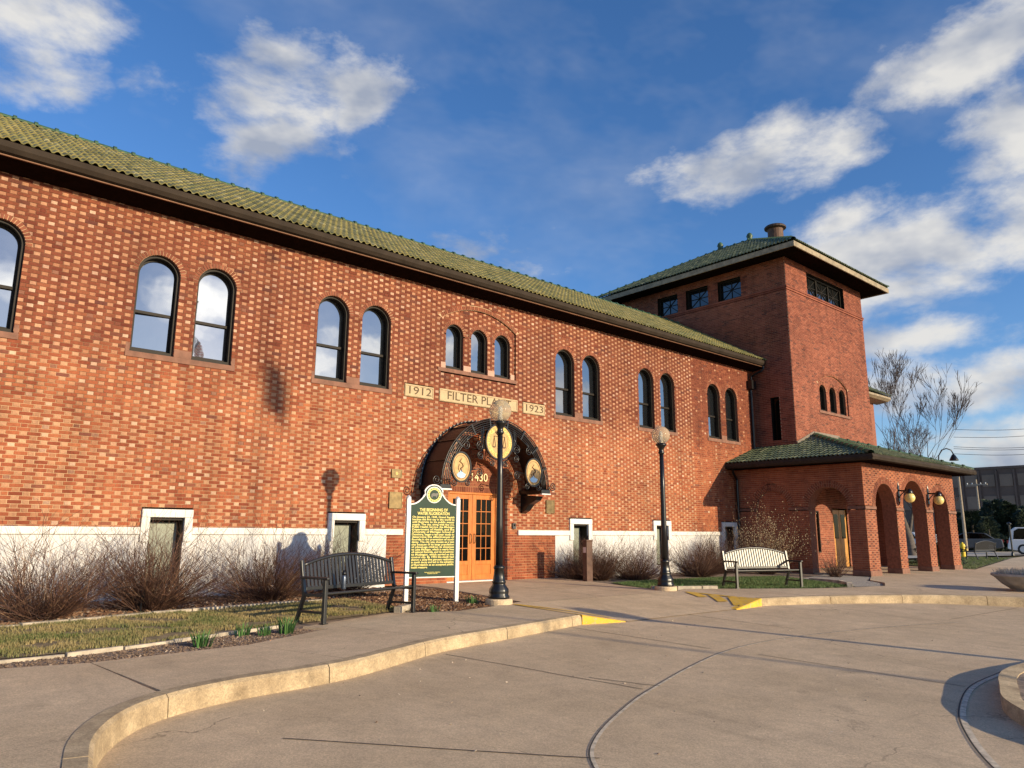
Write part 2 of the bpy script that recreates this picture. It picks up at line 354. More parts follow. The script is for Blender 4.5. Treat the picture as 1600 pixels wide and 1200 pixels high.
M['joint'] = plain('joint sealant', (.06, .05, .04), .9)
M['jointpale'] = plain('sandy seam', (.55, .46, .34), .95, var=.35, scale=14)
M['soil'] = plain('garden soil', (.25, .185, .135), .95, var=.45, scale=12, bmp=.8)
M['mulch'] = plain('wood mulch', (.16, .09, .055), .95, var=.6, scale=40, bmp=1.0)
M['ground'] = plain('open ground', (.13, .12, .06), .95, var=.3, scale=2)
M['edging'] = plain('pale stone edging', (.42, .355, .27), .9, var=.4, scale=7, bmp=.3)
def worn_yellow():
    mt, t, bs = new_mat('worn yellow road paint')
    c = ramp(t, noise(t, 5, 6), [(.3, (.62, .36, .03)), (.7, (.80, .50, .05))])
    c = mixc(t, maprange(t, noise(t, 16, 8, .75), .53, .60, 0, .85), c, (.46, .36, .23))
    LK(t, c, bs.inputs['Base Color']); bs.inputs['Roughness'].default_value = .8; bump(t, bs, noise(t, 90, 5), .4, .005); return mt
M['yellow'] = worn_yellow()
M['black'] = plain('black cast iron paint', (.008, .008, .009), .32, var=.25, scale=8)
def bench_black():
    mt, t, bs = new_mat('black bench coating'); bs.inputs['Base Color'].default_value = (.013, .0125, .012, 1)
    bs.inputs['Roughness'].default_value = .40; bs.inputs['Specular IOR Level'].default_value = .85; bump(t, bs, noise(t, 90, 3), .12, .002); return mt
M['bench'] = bench_black()
M['bronze'] = plain('bronze plaque', (.17, .12, .055), .45, metal=.6, var=.3, scale=10)
M['canopy'] = plain('dark canopy sheet', (.030, .014, .010), .5, var=.35, scale=3)
M['gold'] = plain('gold leaf', (.46, .31, .11), .45, metal=.4, var=.35, scale=14)
M['goldtan'] = plain('tan medallion face', (.52, .33, .13), .6, var=.25, scale=9)
M['reliefbrown'] = plain('brown relief', (.16, .085, .035), .6)
M['waterblue'] = plain('painted blue water', (.36, .58, .80), .5)
M['cream'] = plain('cream numerals', (.82, .68, .38), .5)
M['signgreen'] = plain('sign green enamel', (.006, .036, .020), .55, var=.15, spec=.3)
M['signyellow'] = plain('sign yellow lettering', (.88, .74, .20), .5, var=.05)
M['silver'] = plain('silver painted post', (.62, .62, .62), .4, metal=.3, var=.06)
M['white'] = plain('white paint', (.78, .78, .76), .5, var=.05)
M['rust'] = plain('brown painted post', (.11, .055, .035), .6, var=.2)
def globe_mat():
    mt, t, bs = new_mat('smoked globe'); bs.inputs['Base Color'].default_value = (.72, .62, .45, 1); bs.inputs['Roughness'].default_value = .12
    bs.inputs['Transmission Weight'].default_value = .55; bs.inputs['IOR'].default_value = 1.12; bs.inputs['Specular IOR Level'].default_value = .8; bs.inputs['Alpha'].default_value = .8; return mt
M['globe'] = globe_mat()
M['amberglobe'] = plain('yellowed opal globe', (.80, .62, .22), .3, var=.08)
# ------------------------------------------------------------------ ground, drive, walks
def S(y): return .014*y            # height of the paving near the building (y is negative towards the drive)
def DR(y): return -.02+.033*y      # height of the driveway
mb = MB()
ys = [-400, -60, -22, -14, -6.4, -3, 60, 500]
def GZ(y): return -.16 if y > -3 else max(-.16+.036*(y+3), -.16+.036*(-19))
xs = [-400, -60, -10, 5, 20, 40, 80, 600]
for i in range(len(xs)-1):
    for j in range(len(ys)-1):
        mb.quad(*[(x, y, GZ(y)) for x, y in ((xs[i], ys[j]), (xs[i+1], ys[j]), (xs[i+1], ys[j+1]), (xs[i], ys[j+1]))])
tag(mb.build('ground', M['ground']), kind='structure')

def sheet(name, poly, zf, mat, thick=0, parent=None, kind='structure', fine=False):
    b = MB(); n = len(poly)
    vs = [(x, y, zf(y)) for x, y in poly]
    if thick:
        vs += [(x, y, zf(y)-thick) for x, y in poly]
        b.add(vs, [tuple(range(n))]+[(i, (i+1) % n, n+(i+1) % n, n+i)[::-1] for i in range(n)])
    else: b.add(vs, [tuple(range(n))])
    o = b.build(name, mat, parent)
    if kind and parent is None: o['kind'] = kind
    return o
KL = [(.35, -16.5), (.75, -13.0), (1.05, -11.0), (1.28, -9.9), (1.47, -9.2), (1.80, -8.62), (2.24, -8.25), (2.87, -8.03), (3.6, -7.93), (4.24, -7.78), (5.0, -7.46), (5.88, -7.11), (7.23, -6.83), (9.09, -6.42)]
KR = [(14.3, -6.55), (15.1, -6.75), (15.9, -7.03), (17.1, -7.55), (18.3, -8.2), (19.3, -9.2), (20.2, -10.6), (20.8, -12.4), (21.2, -15), (21.4, -20)]
def offset(pl, d):
    out = []
    for i, p in enumerate(pl):
        a = Vector(pl[max(i-1, 0)]); b = Vector(pl[min(i+1, len(pl)-1)]); t = (b-a).normalized(); out.append((p[0]-t.y*d, p[1]+t.x*d))
    return out
drive = sheet('driveway', [(-40, -5.9), (22.4, -5.9), (22.4, -24), (-40, -24)], lambda y: DR(y) if y < -5.95 else DR(-5.95), M['drive'])
def strip(name, pts, wd, zf, mat, parent, lift=.004):
    L = offset(pts, wd/2); R_ = offset(pts, -wd/2); b = MB()
    for i in range(len(pts)-1):
        b.quad(*[(x, y, zf(y)+lift) for x, y in (R_[i], R_[i+1], L[i+1], L[i])])
    return b.build(name, mat, parent)
def smooth_poly(pts, n=6):
    out = []
    P_ = [Vector(p) for p in pts]
    for i in range(len(P_)-1):
        p0 = P_[max(i-1, 0)]; p1 = P_[i]; p2 = P_[i+1]; p3 = P_[min(i+2, len(P_)-1)]
        for k in range(n):
            t = k/n; out.append(tuple(.5*((2*p1)+(p2-p0)*t+(2*p0-5*p1+4*p2-p3)*t*t+(3*p1-p0-3*p2+p3)*t**3)))
    out.append(tuple(P_[-1])); return out
seam = smooth_poly([(3.6, -12.2), (4.14, -11.22), (4.72, -10.72), (5.73, -10.21), (6.49, -9.91), (7.7, -9.49), (8.98, -9.14), (10.25, -9.01), (11.86, -9.12), (13.68, -9.42), (15.31, -9.85)])
tag(strip('seam', seam, .03, DR, M['jointpale'], drive), kind=None)
strip('seam', offset(seam, .02), .010, DR, M['joint'], drive, .005)
iseam = smooth_poly([(12.6, -12.1), (11.43, -11.86), (10.46, -11.86), (9.37, -11.92), (8.17, -12.21), (7.36, -12.52), (6.53, -12.95), (5.6, -13.6)])
strip('seam', iseam, .05, DR, M['jointpale'], drive); strip('seam', offset(iseam, -.035), .012, DR, M['joint'], drive, .005)
for a, b_ in [((9.15, -9.5), (9.36, -11.85)), ((6.25, -9.2), (6.55, -9.9)), ((11.72, -6.5), (11.8, -8.6)), ((8.7, -6.5), (8.98, -8.9)), ((2.7, -9.35), (4.3, -11.1)), ((5.75, -7.3), (6.3, -9.9)), ((15.6, -9.6), (19.4, -9.7))]:
    pts = [(a[0]+(b_[0]-a[0])*k/8+rnd.uniform(-.01, .01), a[1]+(b_[1]-a[1])*k/8) for k in range(9)]
    strip('joint', pts, .014, DR, M['joint'], drive)
# left pavement in slabs
back_l = [(-12, -6.0), (.6, -6.05), (2.07, -6.37), (3.71, -6.2), (5.12, -5.52), (4.92, -5.15), (6.75, -4.45), (7.08, -4.61), (7.83, -4.85), (8.85, -4.6)]
KLb = offset(KL, .16)
root = tag(empty('sidewalk'), kind='structure')
def slab(poly, par, name='slab', zf=S, mat='walk'):
    return sheet(name, poly, zf, M[mat], .12, par, None)
g = .006
slab([(-12, -16.5), KLb[0], KLb[1], KLb[2], KLb[3], (-12, -9.9)], root)
slab([(-12, -9.9+g), (KLb[3][0], KLb[3][1]+g), KLb[4], KLb[5], (2.17-g, KLb[6][1]+.0), (2.05-g, -6.37), (.6, -6.05), (-12, -6.0)], root)
def kat(x):   # back of kerb at x, for x >= 2.2
    for i in range(len(KLb)-1):
        if KLb[i][0] <= x <= KLb[i+1][0]:
            t = (x-KLb[i][0])/(KLb[i+1][0]-KLb[i][0]); return KLb[i][1]+t*(KLb[i+1][1]-KLb[i][1])
    return KLb[-1][1]
slab([(2.05+g, -6.37), (2.2+g, kat(2.2)), (2.87, kat(2.87)), (3.6, kat(3.6)), (4.18-g, kat(4.18)), (3.71-g, -6.2)], root)
slab([(3.71+g, -6.2), (4.18+g, kat(4.18)), (5.0, kat(5.0)), (5.83-g, kat(5.83)), (5.36-g, -5.4), (5.12, -5.52)], root)
slab([(5.36+g, -5.4), (5.83+g, kat(5.83)), (7.3-g, kat(7.3)), (6.75-g, -4.45), (4.92, -5.15), (5.12, -5.52)], root)
slab([(6.75+g, -4.45), (7.3+g, kat(7.3)), (9.05, kat(9.05)), (9.05, -4.5), (8.85, -4.6), (7.83, -4.85), (7.08, -4.61)], root)
# entrance walk, ramp and its flared sides
slab([(10.12, .3), (10.25, -.95), (9.72, -4.3), (9.05+g, -4.5), (14.3, -4.5), (14.2, -3.7), (14.7, -1.3), (14.85, .3)], root)
rampz0, rampz1 = S(-4.5), DR(-6.5)+.006
b = MB(); b.add([(10.0, -4.5-g, rampz0), (13.4, -4.5-g, rampz0), (13.2, -6.62, rampz1), (10.0, -6.62, rampz1)], [(0, 1, 2, 3)]); b.build('ramp', M['walk'], root)
for x0, x1 in ((9.06, 14.25),):
    strip('joint', [(x0, -4.5), (x1, -4.5)], .012, S, M['joint'], root)
strip('joint', [(10.2, -2.2), (14.35, -2.4)], .012, S, M['joint'], root)
strip('joint', [(11.95, -.1), (11.9, -4.4)], .012, S, M['joint'], root)
# yellow paint on the flares and kerb ends
def on_flare_l(x, y):
    t = (-4.5-y)/2.12; zr = rampz0+(rampz1-rampz0)*t; zs = S(y); k = min(1, max(0, (x-9.05)/.95)); return zs+(zr-zs)*k
def on_flare_r(x, y):
    t = (-4.5-y)/2.12; zr = rampz0+(rampz1-rampz0)*t; zs = S(y); xr = 13.4-.2*t; k = min(1, max(0, (14.3-x)/(14.3-xr))); return zs+(zr-zs)*k
def flare(xf, yf, fn):
    b = MB(); n_ = 8; vs = [(xf(k/n_, t/n_), yf(k/n_, t/n_), fn(xf(k/n_, t/n_), yf(k/n_, t/n_))) for k in range(n_+1) for t in range(n_+1)]
    b.add(vs, [(k*9+t, (k+1)*9+t, (k+1)*9+t+1, k*9+t+1) for k in range(n_) for t in range(n_)]); b.build('ramp_flare', M['walk'], root)
flare(lambda k, t: 9.05+g+(.95-2*g)*k, lambda k, t: -4.5-g-t*(1.89+.21*k), on_flare_l)
flare(lambda k, t: 14.3-(.9+.2*t)*k, lambda k, t: -4.5-g-t*(2.0+.11*k), on_flare_r)
def paint(pts, fn, lift=.012):
    b = MB(); b.add([(x, y, fn(x, y)+lift) for x, y in pts], [tuple(range(len(pts)))]); return b
def stripe(fn, a, c, wd, nm='painted_line'):
    b = MB(); a = Vector(a); c = Vector(c); n_ = 8; t = (c-a).normalized(); pr = Vector((-t.y, t.x))*wd/2
    for k in range(n_):
        p = a.lerp(c, k/n_); q = a.lerp(c, (k+1)/n_)
        b.quad(*[(v.x, v.y, fn(v.x, v.y)+.012) for v in (p-pr, q-pr, q+pr, p+pr)])
    b.build(nm, M['yellow'], root)
stripe(on_flare_l, (9.25, -4.62), (9.22, -6.3), .09); stripe(on_flare_l, (9.25, -4.62), (9.85, -6.4), .09)
paint([(9.10, -6.05), (9.10, -6.40), (9.75, -6.60)], on_flare_l).build('painted_patch', M['yellow'], root)
stripe(on_flare_r, (14.22, -4.75), (14.14, -6.45), .09)
for p0, p1 in (((14.18, -4.9), (13.8, -5.5)), ((14.14, -5.5), (13.6, -6.1)), ((14.12, -6.0), (13.5, -6.52))): stripe(on_flare_r, p0, p1, .2)
paint([(14.22, -6.1), (14.22, -6.5), (13.4, -6.6)], on_flare_r).build('painted_patch', M['yellow'], root)
# right pavement
KRb = offset(KR, .16)
lawn_edge = [(14.3, -4.5), (14.2, -3.7), (15.66, -4.67), (17.8, -5.85), (18.93, -6.24), (20.39, -6.5), (21.6, -6.0), (22.3, -5.3), (24.0, -4.75)]
jx = [15.9, 18.3]
slab([(14.3+g, -4.5), (14.3+g, -6.5), KRb[1], (KRb[2][0]-g, KRb[2][1]), (15.66-g, -4.67), (14.9, -4.25)], root)
slab([(KRb[2][0]+g, KRb[2][1]), KRb[3], (KRb[4][0]-g, KRb[4][1]), (17.8-g, -5.85), (15.66+g, -4.67)], root)
slab([(KRb[4][0]+g, KRb[4][1]), KRb[5], (22.0-g, -9.2), (21.6-g, -6.0), (20.39, -6.5), (18.93, -6.24), (17.8+g, -5.85)], root)
slab([(KRb[5][0], KRb[5][1]-g), KRb[6], KRb[7], KRb[8], KRb[9], (26, -20), (26, -9.2-g), (22, -9.2-g)], root)
slab([(22.0+g, -9.2), (26-g, -9.2), (26-g, -4.6), (24.0, -4.6), (22.3, -5.3), (21.6+g, -6.0)], root)
slab([(26+g, -9.2), (30-g, -9.2), (30-g, -4.6), (26+g, -4.6)], root)
slab([(30+g, -9.2), (60, -4.2), (60, -.2), (48.7, -1.7), (32.3, -4.9), (32.3, -4.6), (30+g, -4.6)], root)
slab([(24.15, -4.6+g), (32.3, -4.6+g), (32.3, -1.5), (24.15, -1.5)], root, 'porch_floor')
tag(sheet('parking_lot', [(42, 2.2), (60, -.1), (150, -20), (220, 30), (60, 60), (42, 20)], lambda y: -.05, plain('pale parking concrete', (.42, .37, .30), .9, var=.15)), kind='structure')
# kerbs in segments
def kerb_run(pts, breaks, name_root):
    kr = tag(empty(name_root), kind='structure')
    fine = smooth_poly(pts, 5); inner = offset(fine, .155); 
    # split by arc length
    acc_ = [0]
    for i in range(len(fine)-1): acc_.append(acc_[-1]+(Vector(fine[i+1])-Vector(fine[i])).length)
    def at(s):
        for i in range(len(acc_)-1):
            if s <= acc_[i+1]+1e-9:
                t = (s-acc_[i])/(acc_[i+1]-acc_[i]); return Vector(fine[i]).lerp(Vector(fine[i+1]), t), Vector(inner[i]).lerp(Vector(inner[i+1]), t)
        return Vector(fine[-1]), Vector(inner[-1])
    s = 0; L = acc_[-1]
    while s < L-.1:
        e = min(s+breaks, L); n_ = 14; b = MB(); vs = []
        for k in range(n_+1):
            o_, i_ = at(s+.006+(e-s-.012)*k/n_); dv = (o_-i_).normalized()
            wob = rnd.uniform(-.006, .003)
            p = [(o_+dv*.02, DR(o_.y)-.12), (o_+dv*.012, DR(o_.y)+.02), (o_+dv*.004, S(o_.y)-.022+wob), (o_-dv*.022, S(o_.y)+.004), (i_, S(i_.y)+.005), (i_, S(i_.y)-.25)]
            vs += [(q.x, q.y, z) for q, z in p]
        fs = [(k*6+j, (k+1)*6+j, (k+1)*6+j+1, k*6+j+1) for k in range(n_) for j in range(5)]
        fs += [tuple(range(6)), tuple(n_*6+j for j in range(6))[::-1]]
        b.add(vs, fs); b.build('kerb_stone', M['kerb'], kr); s = e
    return kr
kl_ = kerb_run(KL, 1.72, 'kerb'); kr_ = kerb_run(KR, 1.9, 'kerb')
def kerb_wedge(p, q, par):          # painted kerb end that tapers down to the ramp
    p = Vector(p); q = Vector(q); t = (q-p).normalized(); n_ = Vector((-t.y, t.x)); n_ = n_ if n_.y > 0 else -n_
    b = MB(); vs = []
    for c, zt in ((p, S(p.y)+.006), (q, DR(q.y)+.016)):
        for k, zz in ((-.022, DR(c.y)-.1), (-.02, zt-.01), (.0, zt), (.2, zt), (.2, DR(c.y)-.1)): v = c+n_*k; vs.append((v.x, v.y, zz))
    b.add(vs, [(j, j+1, 5+j+1, 5+j) for j in range(4)]+[(0, 1, 2, 3, 4), (5, 6, 7, 8, 9)]); b.build('kerb_end', M['yellow'], par)
kerb_wedge((9.10, -6.42), (9.95, -6.60), kl_); kerb_wedge((14.28, -6.55), (13.2, -6.64), kr_)
# island kerb at the far right of the drive
isl = smooth_poly([(14.5, -12.9), (12.5, -12.5), (10.26, -12.2), (8.93, -12.48), (8.26, -12.75), (7.7, -13.3), (7.6, -14.2), (8.4, -15.6), (11, -16.8), (15, -17)], 5)
ik = tag(empty('island_kerb'), kind='structure')
b = MB(); inn = offset(isl, -.16); vs = []
for o_, i_ in zip(isl, inn):
    vs += [(o_[0], o_[1], DR(o_[1])-.1), (o_[0], o_[1], DR(o_[1])+.13), (i_[0], i_[1], DR(o_[1])+.15), (i_[0], i_[1], DR(o_[1])-.1)]
b.add(vs, [(k*4+j, (k+1)*4+j, (k+1)*4+j+1, k*4+j+1) for k in range(len(isl)-1) for j in range(3)]); b.build('kerb_stone', M['kerb'], ik)
sheet('island_top', [(x, y) for x, y in inn]+[(20, -15)], lambda y: DR(y)+.12, M['soil'], 0, ik)
# planting beds, lawns, edgings
bedl = sheet('planting_bed', [(-12, .05), (10.12, .05), (10.25, -.95), (9.72, -4.3), (9.05, -4.45), (8.85, -4.55), (7.83, -4.8), (7.08, -4.56), (6.75, -4.4), (4.92, -5.1), (5.12, -5.47), (3.71, -6.15), (2.07, -6.32), (.6, -6.0), (-12, -5.95)], lambda y: S(y)-.03, M['soil'])
bedm = sheet('mulch_bed', [(7.3, -1.2), (10.1, -1.0), (9.68, -4.25), (8.85, -4.5), (7.83, -4.75), (7.3, -4.6)], lambda y: S(y)-.015, M['mulch'])
bedr = sheet('planting_bed', [(14.85, .05), (25.6, .05), (25.6, -1.55), (24.05, -1.6), (24.0, -4.7), (22.3, -5.25), (21.6, -5.95), (20.39, -6.45), (18.93, -6.2), (17.8, -5.8), (15.66, -4.62), (14.2, -3.65), (14.7, -1.3)], lambda y: S(y)-.03, M['soil'])
lawn_l = [(-12, -5.35), (-4, -5.45), (1.2, -5.55), (2.33, -5.5), (4.33, -4.92), (5.0, -4.75), (6.9, -4.2), (7.25, -4.35), (7.3, -2.1), (5.47, -2.2), (3.54, -2.45), (2.6, -2.7), (1.74, -2.9), (-12, -3.1)]
lawn_r = [(14.9, -2.0), (14.35, -3.5), (15.7, -4.5), (17.8, -5.65), (18.9, -6.0), (19.6, -6.0), (20.6, -4.4), (21.5, -3.0), (19.5, -2.3), (16.5, -2.0)]
lawn_f = [(32.6, -4.75), (48.5, -1.6), (48, 1.2), (33.5, -1.2)]
def inside(p, poly):
    r_ = False; j = len(poly)-1
    for i in range(len(poly)):
        xi, yi = poly[i]; xj, yj = poly[j]
        if (yi > p[1]) != (yj > p[1]) and p[0] < (xj-xi)*(p[1]-yi)/(yj-yi)+xi: r_ = not r_
        j = i
    return r_
def grass_mat():
    mt, t, bs = new_mat('grass blades')
    c = ramp(t, island(t), [(0, (.055, .085, .018)), (.35, (.10, .135, .03)), (.65, (.17, .165, .05)), (.85, (.30, .23, .095)), (1, (.09, .11, .03))])
    c = mixc(t, maprange(t, noise(t, 1.1, 5), .38, .58, 0, .8), c, (.34, .25, .11))
    LK(t, c, bs.inputs['Base Color']); bs.inputs['Roughness'].default_value = .7; return mt
def grass_mat2():
    mt, t, bs = new_mat('green grass blades')
    c = ramp(t, island(t), [(0, (.035, .075, .012)), (.5, (.07, .13, .025)), (.85, (.11, .16, .04)), (1, (.2, .18, .07))])
    LK(t, c, bs.inputs['Base Color']); bs.inputs['Roughness'].default_value = .7; return mt
M['grass'] = grass_mat(); M['grass2'] = grass_mat2()
M['turf'] = plain('turf soil', (.20, .155, .085), .95, var=.45, scale=9)
from mathutils import noise as mnoise
def lawn(poly, n_, mat, hmax, label, patchy=.9):
    sheet_o = sheet('lawn_ground', poly, lambda y: S(y)-.012, M['turf'])
    x0 = min(p[0] for p in poly); x1 = max(p[0] for p in poly); y0 = min(p[1] for p in poly); y1 = max(p[1] for p in poly)
    x0 = max(x0, .3); b = MB(); vs = []; fs = []; k = 0
    while k < n_:
        p = (rnd.uniform(x0, x1), rnd.uniform(y0, y1))
        if not inside((p[0]+rnd.gauss(0, .03), p[1]+rnd.gauss(0, .035)), poly): continue
        nv = mnoise.noise(Vector((p[0]*1.3, p[1]*1.9, 3)))+.5*mnoise.noise(Vector((p[0]*4.1, p[1]*4.1, 9)))
        if nv > patchy+rnd.uniform(-.15, .15): k += 1; continue
        z = S(p[1])-.012; h = rnd.uniform(.4, 1)*hmax; a = rnd.uniform(0, 6.28); w_ = .004+.004*rnd.random(); lean = rnd.uniform(0, .6)*h; a2 = rnd.uniform(0, 6.28)
        o_ = len(vs); dx, dy = math.cos(a)*w_, math.sin(a)*w_
        vs += [(p[0]-dx, p[1]-dy, z), (p[0]+dx, p[1]+dy, z), (p[0]+lean*math.cos(a2), p[1]+lean*math.sin(a2), z+h)]; fs.append((o_, o_+1, o_+2)); k += 1
    b.v = vs; b.f = fs; b.m = [0]*len(fs)
    return tag(b.build('grass', mat, fix=False), label, 'grass', kind='stuff')
lawn(lawn_l, 75000, M['grass'], .05, 'patchy yellow green lawn strip in front of the white base wall', .16)
lawn(lawn_r, 42000, M['grass2'], .05, 'short green lawn between the lamp post and the porch')
lawn(lawn_f, 16000, M['grass2'], .07, 'green lawn patch beyond the porch')
def edging(pts, name, label, wd=.09, h=.05):
    pl = smooth_poly(pts, 4); e = empty(name, (pl[0][0], pl[0][1], 0)); ox, oy = pl[0]
    tag(e, label, 'edging'); L = 0
    seglen = .62
    acc_ = [0]
    for i in range(len(pl)-1): acc_.append(acc_[-1]+(Vector(pl[i+1])-Vector(pl[i])).length)
    s = 0
    def at(s):
        for i in range(len(acc_)-1):
            if s <= acc_[i+1]+1e-9: return Vector(pl[i]).lerp(Vector(pl[i+1]), (s-acc_[i])/(acc_[i+1]-acc_[i]))
        return Vector(pl[-1])
    while s < acc_[-1]-.2:
        a, c = at(s+.008), at(min(s+seglen, acc_[-1])-.008); mid = (a+c)/2; d = c-a
        b = MB(); Mx = Matrix.Translation((mid.x-ox, mid.y-oy, S(mid.y)+rnd.uniform(-.012, .006)))@Matrix.Rotation(math.atan2(d.y, d.x)+rnd.uniform(-.03, .03), 4, 'Z')
        b.box(-d.length/2, d.length/2, -wd/2, wd/2, -.06, h, 0, Mx); b.build('edging_stone', M['edging'], e, bevel=.008); s += seglen
    return e
edging([(-3, -5.75), (1.2, -5.72), (2.33, -5.61), (4.33, -4.99), (4.8, -4.85)], 'stone_edging', 'low pale stone edging between lawn and bare soil strip', .055, .008)
edging([(-3, -3.1), (1.74, -2.98), (2.6, -2.79), (3.54, -2.51), (5.47, -2.29), (7.0, -2.1)], 'stone_edging', 'low grey stone edging along the twiggy shrub bed', .1, .03)
edging([(14.25, -3.78), (15.0, -4.22), (15.66, -4.62)], 'stone_edging', 'white painted stone edging beside the lamp post on the green lawn', .1, .07)
edging([(6.95, -4.35), (7.5, -3.95)], 'stone_edging', 'short pale edging block behind the bench with the bottle', .12, .07)
edging([(19.4, -6.05), (20.2, -5.6), (20.7, -4.9), (20.9, -4.2)], 'stone_edging', 'curved concrete edging round the gravel bed by the porch', .14, .06)
b = MB()
tag(sheet('gravel_bed', [(19.5, -6.15), (20.35, -6.4), (21.5, -5.9), (22.2, -5.25), (23.9, -4.7), (23.9, -3.2), (21.2, -3.8), (20.8, -5.0)], lambda y: S(y)-.012, plain('pale gravel', (.40, .36, .30), .95, var=.6, scale=60, bmp=1)), kind='structure')
# small dry litter on the beds
def litter(n_, poly, zf, mat, nm, label, smin, smax):
    x0 = min(p[0] for p in poly); x1 = max(p[0] for p in poly); y0 = min(p[1] for p in poly); y1 = max(p[1] for p in poly); b = MB(); k = 0
    while k < n_:
        p = (rnd.uniform(x0, x1), rnd.uniform(y0, y1))
        if not inside(p, poly): continue
        s_ = rnd.uniform(smin, smax); Mx = Matrix.Translation((p[0], p[1], zf(p[1])+s_*.25))@Euler((rnd.uniform(-.6, .6), rnd.uniform(-.6, .6), rnd.uniform(0, 6.3))).to_matrix().to_4x4()
        b.box(-s_, s_, -s_*.4, s_*.4, -s_*.3, s_*.3, 0, Mx); k += 1
    return tag(b.build(nm, mat, fix=False), label, 'litter', kind='stuff')
litter(5000, [(7.3, -1.3), (10.0, -1.1), (9.6, -4.2), (8.85, -4.45), (7.83, -4.7), (7.35, -4.5)], lambda y: S(y)-.015, brick_mat('mulch chips', [(0, (.10, .05, .03)), (.5, (.20, .11, .06)), (.9, (.30, .19, .11)), (1, (.5, .4, .3))]), 'mulch_chips', 'loose brown bark chips under the green sign', .012, .035)
litter(2600, [(0.5, -6.0), (2.07, -6.3), (3.7, -6.1), (5.0, -5.5), (4.9, -5.1), (4.33, -5.05), (2.33, -5.68), (.5, -5.8)], lambda y: S(y)-.03, brick_mat('soil clods', [(0, (.12, .085, .06)), (.6, (.24, .175, .125)), (.97, (.32, .24, .175)), (1, (.6, .52, .42))]), 'soil_clods', 'crumbly bare soil along the pavement edge', .005, .018)
litter(3200, [(1.0, -.1), (9.4, -.1), (7.2, -2.1), (5.5, -2.2), (3.5, -2.4), (1.0, -2.9)], lambda y: S(y)-.03, brick_mat('leaf litter', [(0, (.12, .06, .035)), (.6, (.22, .13, .08)), (.9, (.34, .24, .16)), (1, (.6, .52, .42))]), 'leaf_litter', 'dry leaf litter under the twiggy shrubs', .012, .04)
litter(130, [(2, -8.4), (9, -6.9), (14, -7), (16, -8), (14, -11), (7, -12), (3, -11)], lambda y: DR(y), brick_mat('scattered petals', [(0, (.5, .44, .34)), (.7, (.7, .63, .5)), (1, (.2, .14, .09))]), 'fallen_petals', 'tiny pale petals scattered over the driveway', .005, .013)
# ------------------------------------------------------------------ the building
BLD = empty('brick_building', (0, 0, 0), 0, 'long red brick hall with green tiled roof, square tower and arched porch', 'building')
CH, LST, LHD, JT = .068, .2005, .0945, .009
def FRONT(Y0): return lambda u, z, d: (u, Y0-d, z)
def LEFT(X0): return lambda u, z, d: (X0-d, u, z)
def RIGHT(X0): return lambda u, z, d: (X0+d, u, z)
def BACK(Y0): return lambda u, z, d: (u, Y0+d, z)
def arch_blk(cu, w_, z0, zs, t=.105):
    Ro = w_/2+t
    def f(z):
        if z < z0 or z > zs+Ro: return None
        if z < zs: return (cu-w_/2, cu+w_/2)
        h = math.sqrt(max(0, Ro*Ro-(z-zs)**2)); return (cu-h, cu+h)
    return f
def rect_blk(u0, u1, z0, z1): return lambda z: (u0, u1) if z0 <= z <= z1 else None
def seg_geom(hw, rise): return (hw*hw+rise*rise)/(2*rise)
def seg_blk(cu, hw, z0, zs, rise, t=.105):
    Rr = seg_geom(hw, rise); zc = zs+rise-Rr
    def f(z):
        if z < z0 or z > zs+rise+t: return None
        if z < zs: return (cu-hw, cu+hw)
        h = math.sqrt(max(0, (Rr+t)**2-(z-zc)**2)); return (cu-h, cu+h)
    return f
CAND = []
def brickwork(fr, u0, u1, z0, z1, blocks, mb, mm, mode='flemish', cand=None, hp=1.0, proud=.009, plainx=None, phase=0.):
    i0 = int(math.floor(z0/CH)); i = i0
    while True:
        za = max(i*CH, z0); zb = min((i+1)*CH, z1); i += 1
        if za >= z1-.004: break
        if zb-za < .012: continue
        zm = (za+zb)/2; zl = za+.0045; zh = zb-.0045
        hs_ = sorted([(f(zm), f) for f in blocks if f(zm) is not None], key=lambda q: q[0][0])
        spans = []; cur = u0; cf = None
        for (lo, hi), f in hs_:
            if hi <= cur: continue
            if lo > cur: spans.append((cur, cf, lo, f))
            if hi > cur: cur, cf = hi, f
        if cur < u1: spans.append((cur, cf, u1, None))
        def ed(val, f, k, z):
            if f is None: return val
            q = f(z); return val if q is None else q[k]
        for a, fa, c, fc in spans:
            mm.quad(fr(ed(a, fa, 1, za), za, 0), fr(ed(c, fc, 0, za), za, 0), fr(ed(c, fc, 0, zb), zb, 0), fr(ed(a, fa, 1, zb), zb, 0))
            per = LST+LHD+2*JT if mode == 'flemish' else LST+JT
            off = (per/2 if i % 2 else 0)+phase
            k = math.floor((a-off)/per)-1
            while True:
                base = k*per+off; k += 1
                if base > c: break
                pcs = [(base, base+LST, 0), (base+LST+JT, base+LST+JT+LHD, 1)] if mode == 'flemish' else [(base, base+LST, 0)]
                for p0, p1, mi in pcs:
                    q0, q1 = max(p0, a), min(p1, c)
                    if q1-q0 < .03: continue
                    if mi == 1:
                        if plainx is not None and q0 > plainx and rnd.random() > .12: mi = 0
                        elif rnd.random() > hp: mi = 0
                    full = q0 == p0 and q1 == p1 and zb-za > CH-.001
                    pr = proud+rnd.uniform(-.002, .002)
                    if cand is not None and full:
                        cp = fr((p0+p1)/2, zm, pr/2); s_ = topx(cp)
                        if 4 < s_[0] < 1596 and s_[1] < 800:
                            cand.append(((Vector(cp)-EYE).length, fr, p0, p1, zl, zh, pr, mi)); continue
                    put_brick(fr, mb, q0, q1, fa if q0 > p0 else None, fc if q1 < p1 else None, ed, zl, zh, pr, mi)
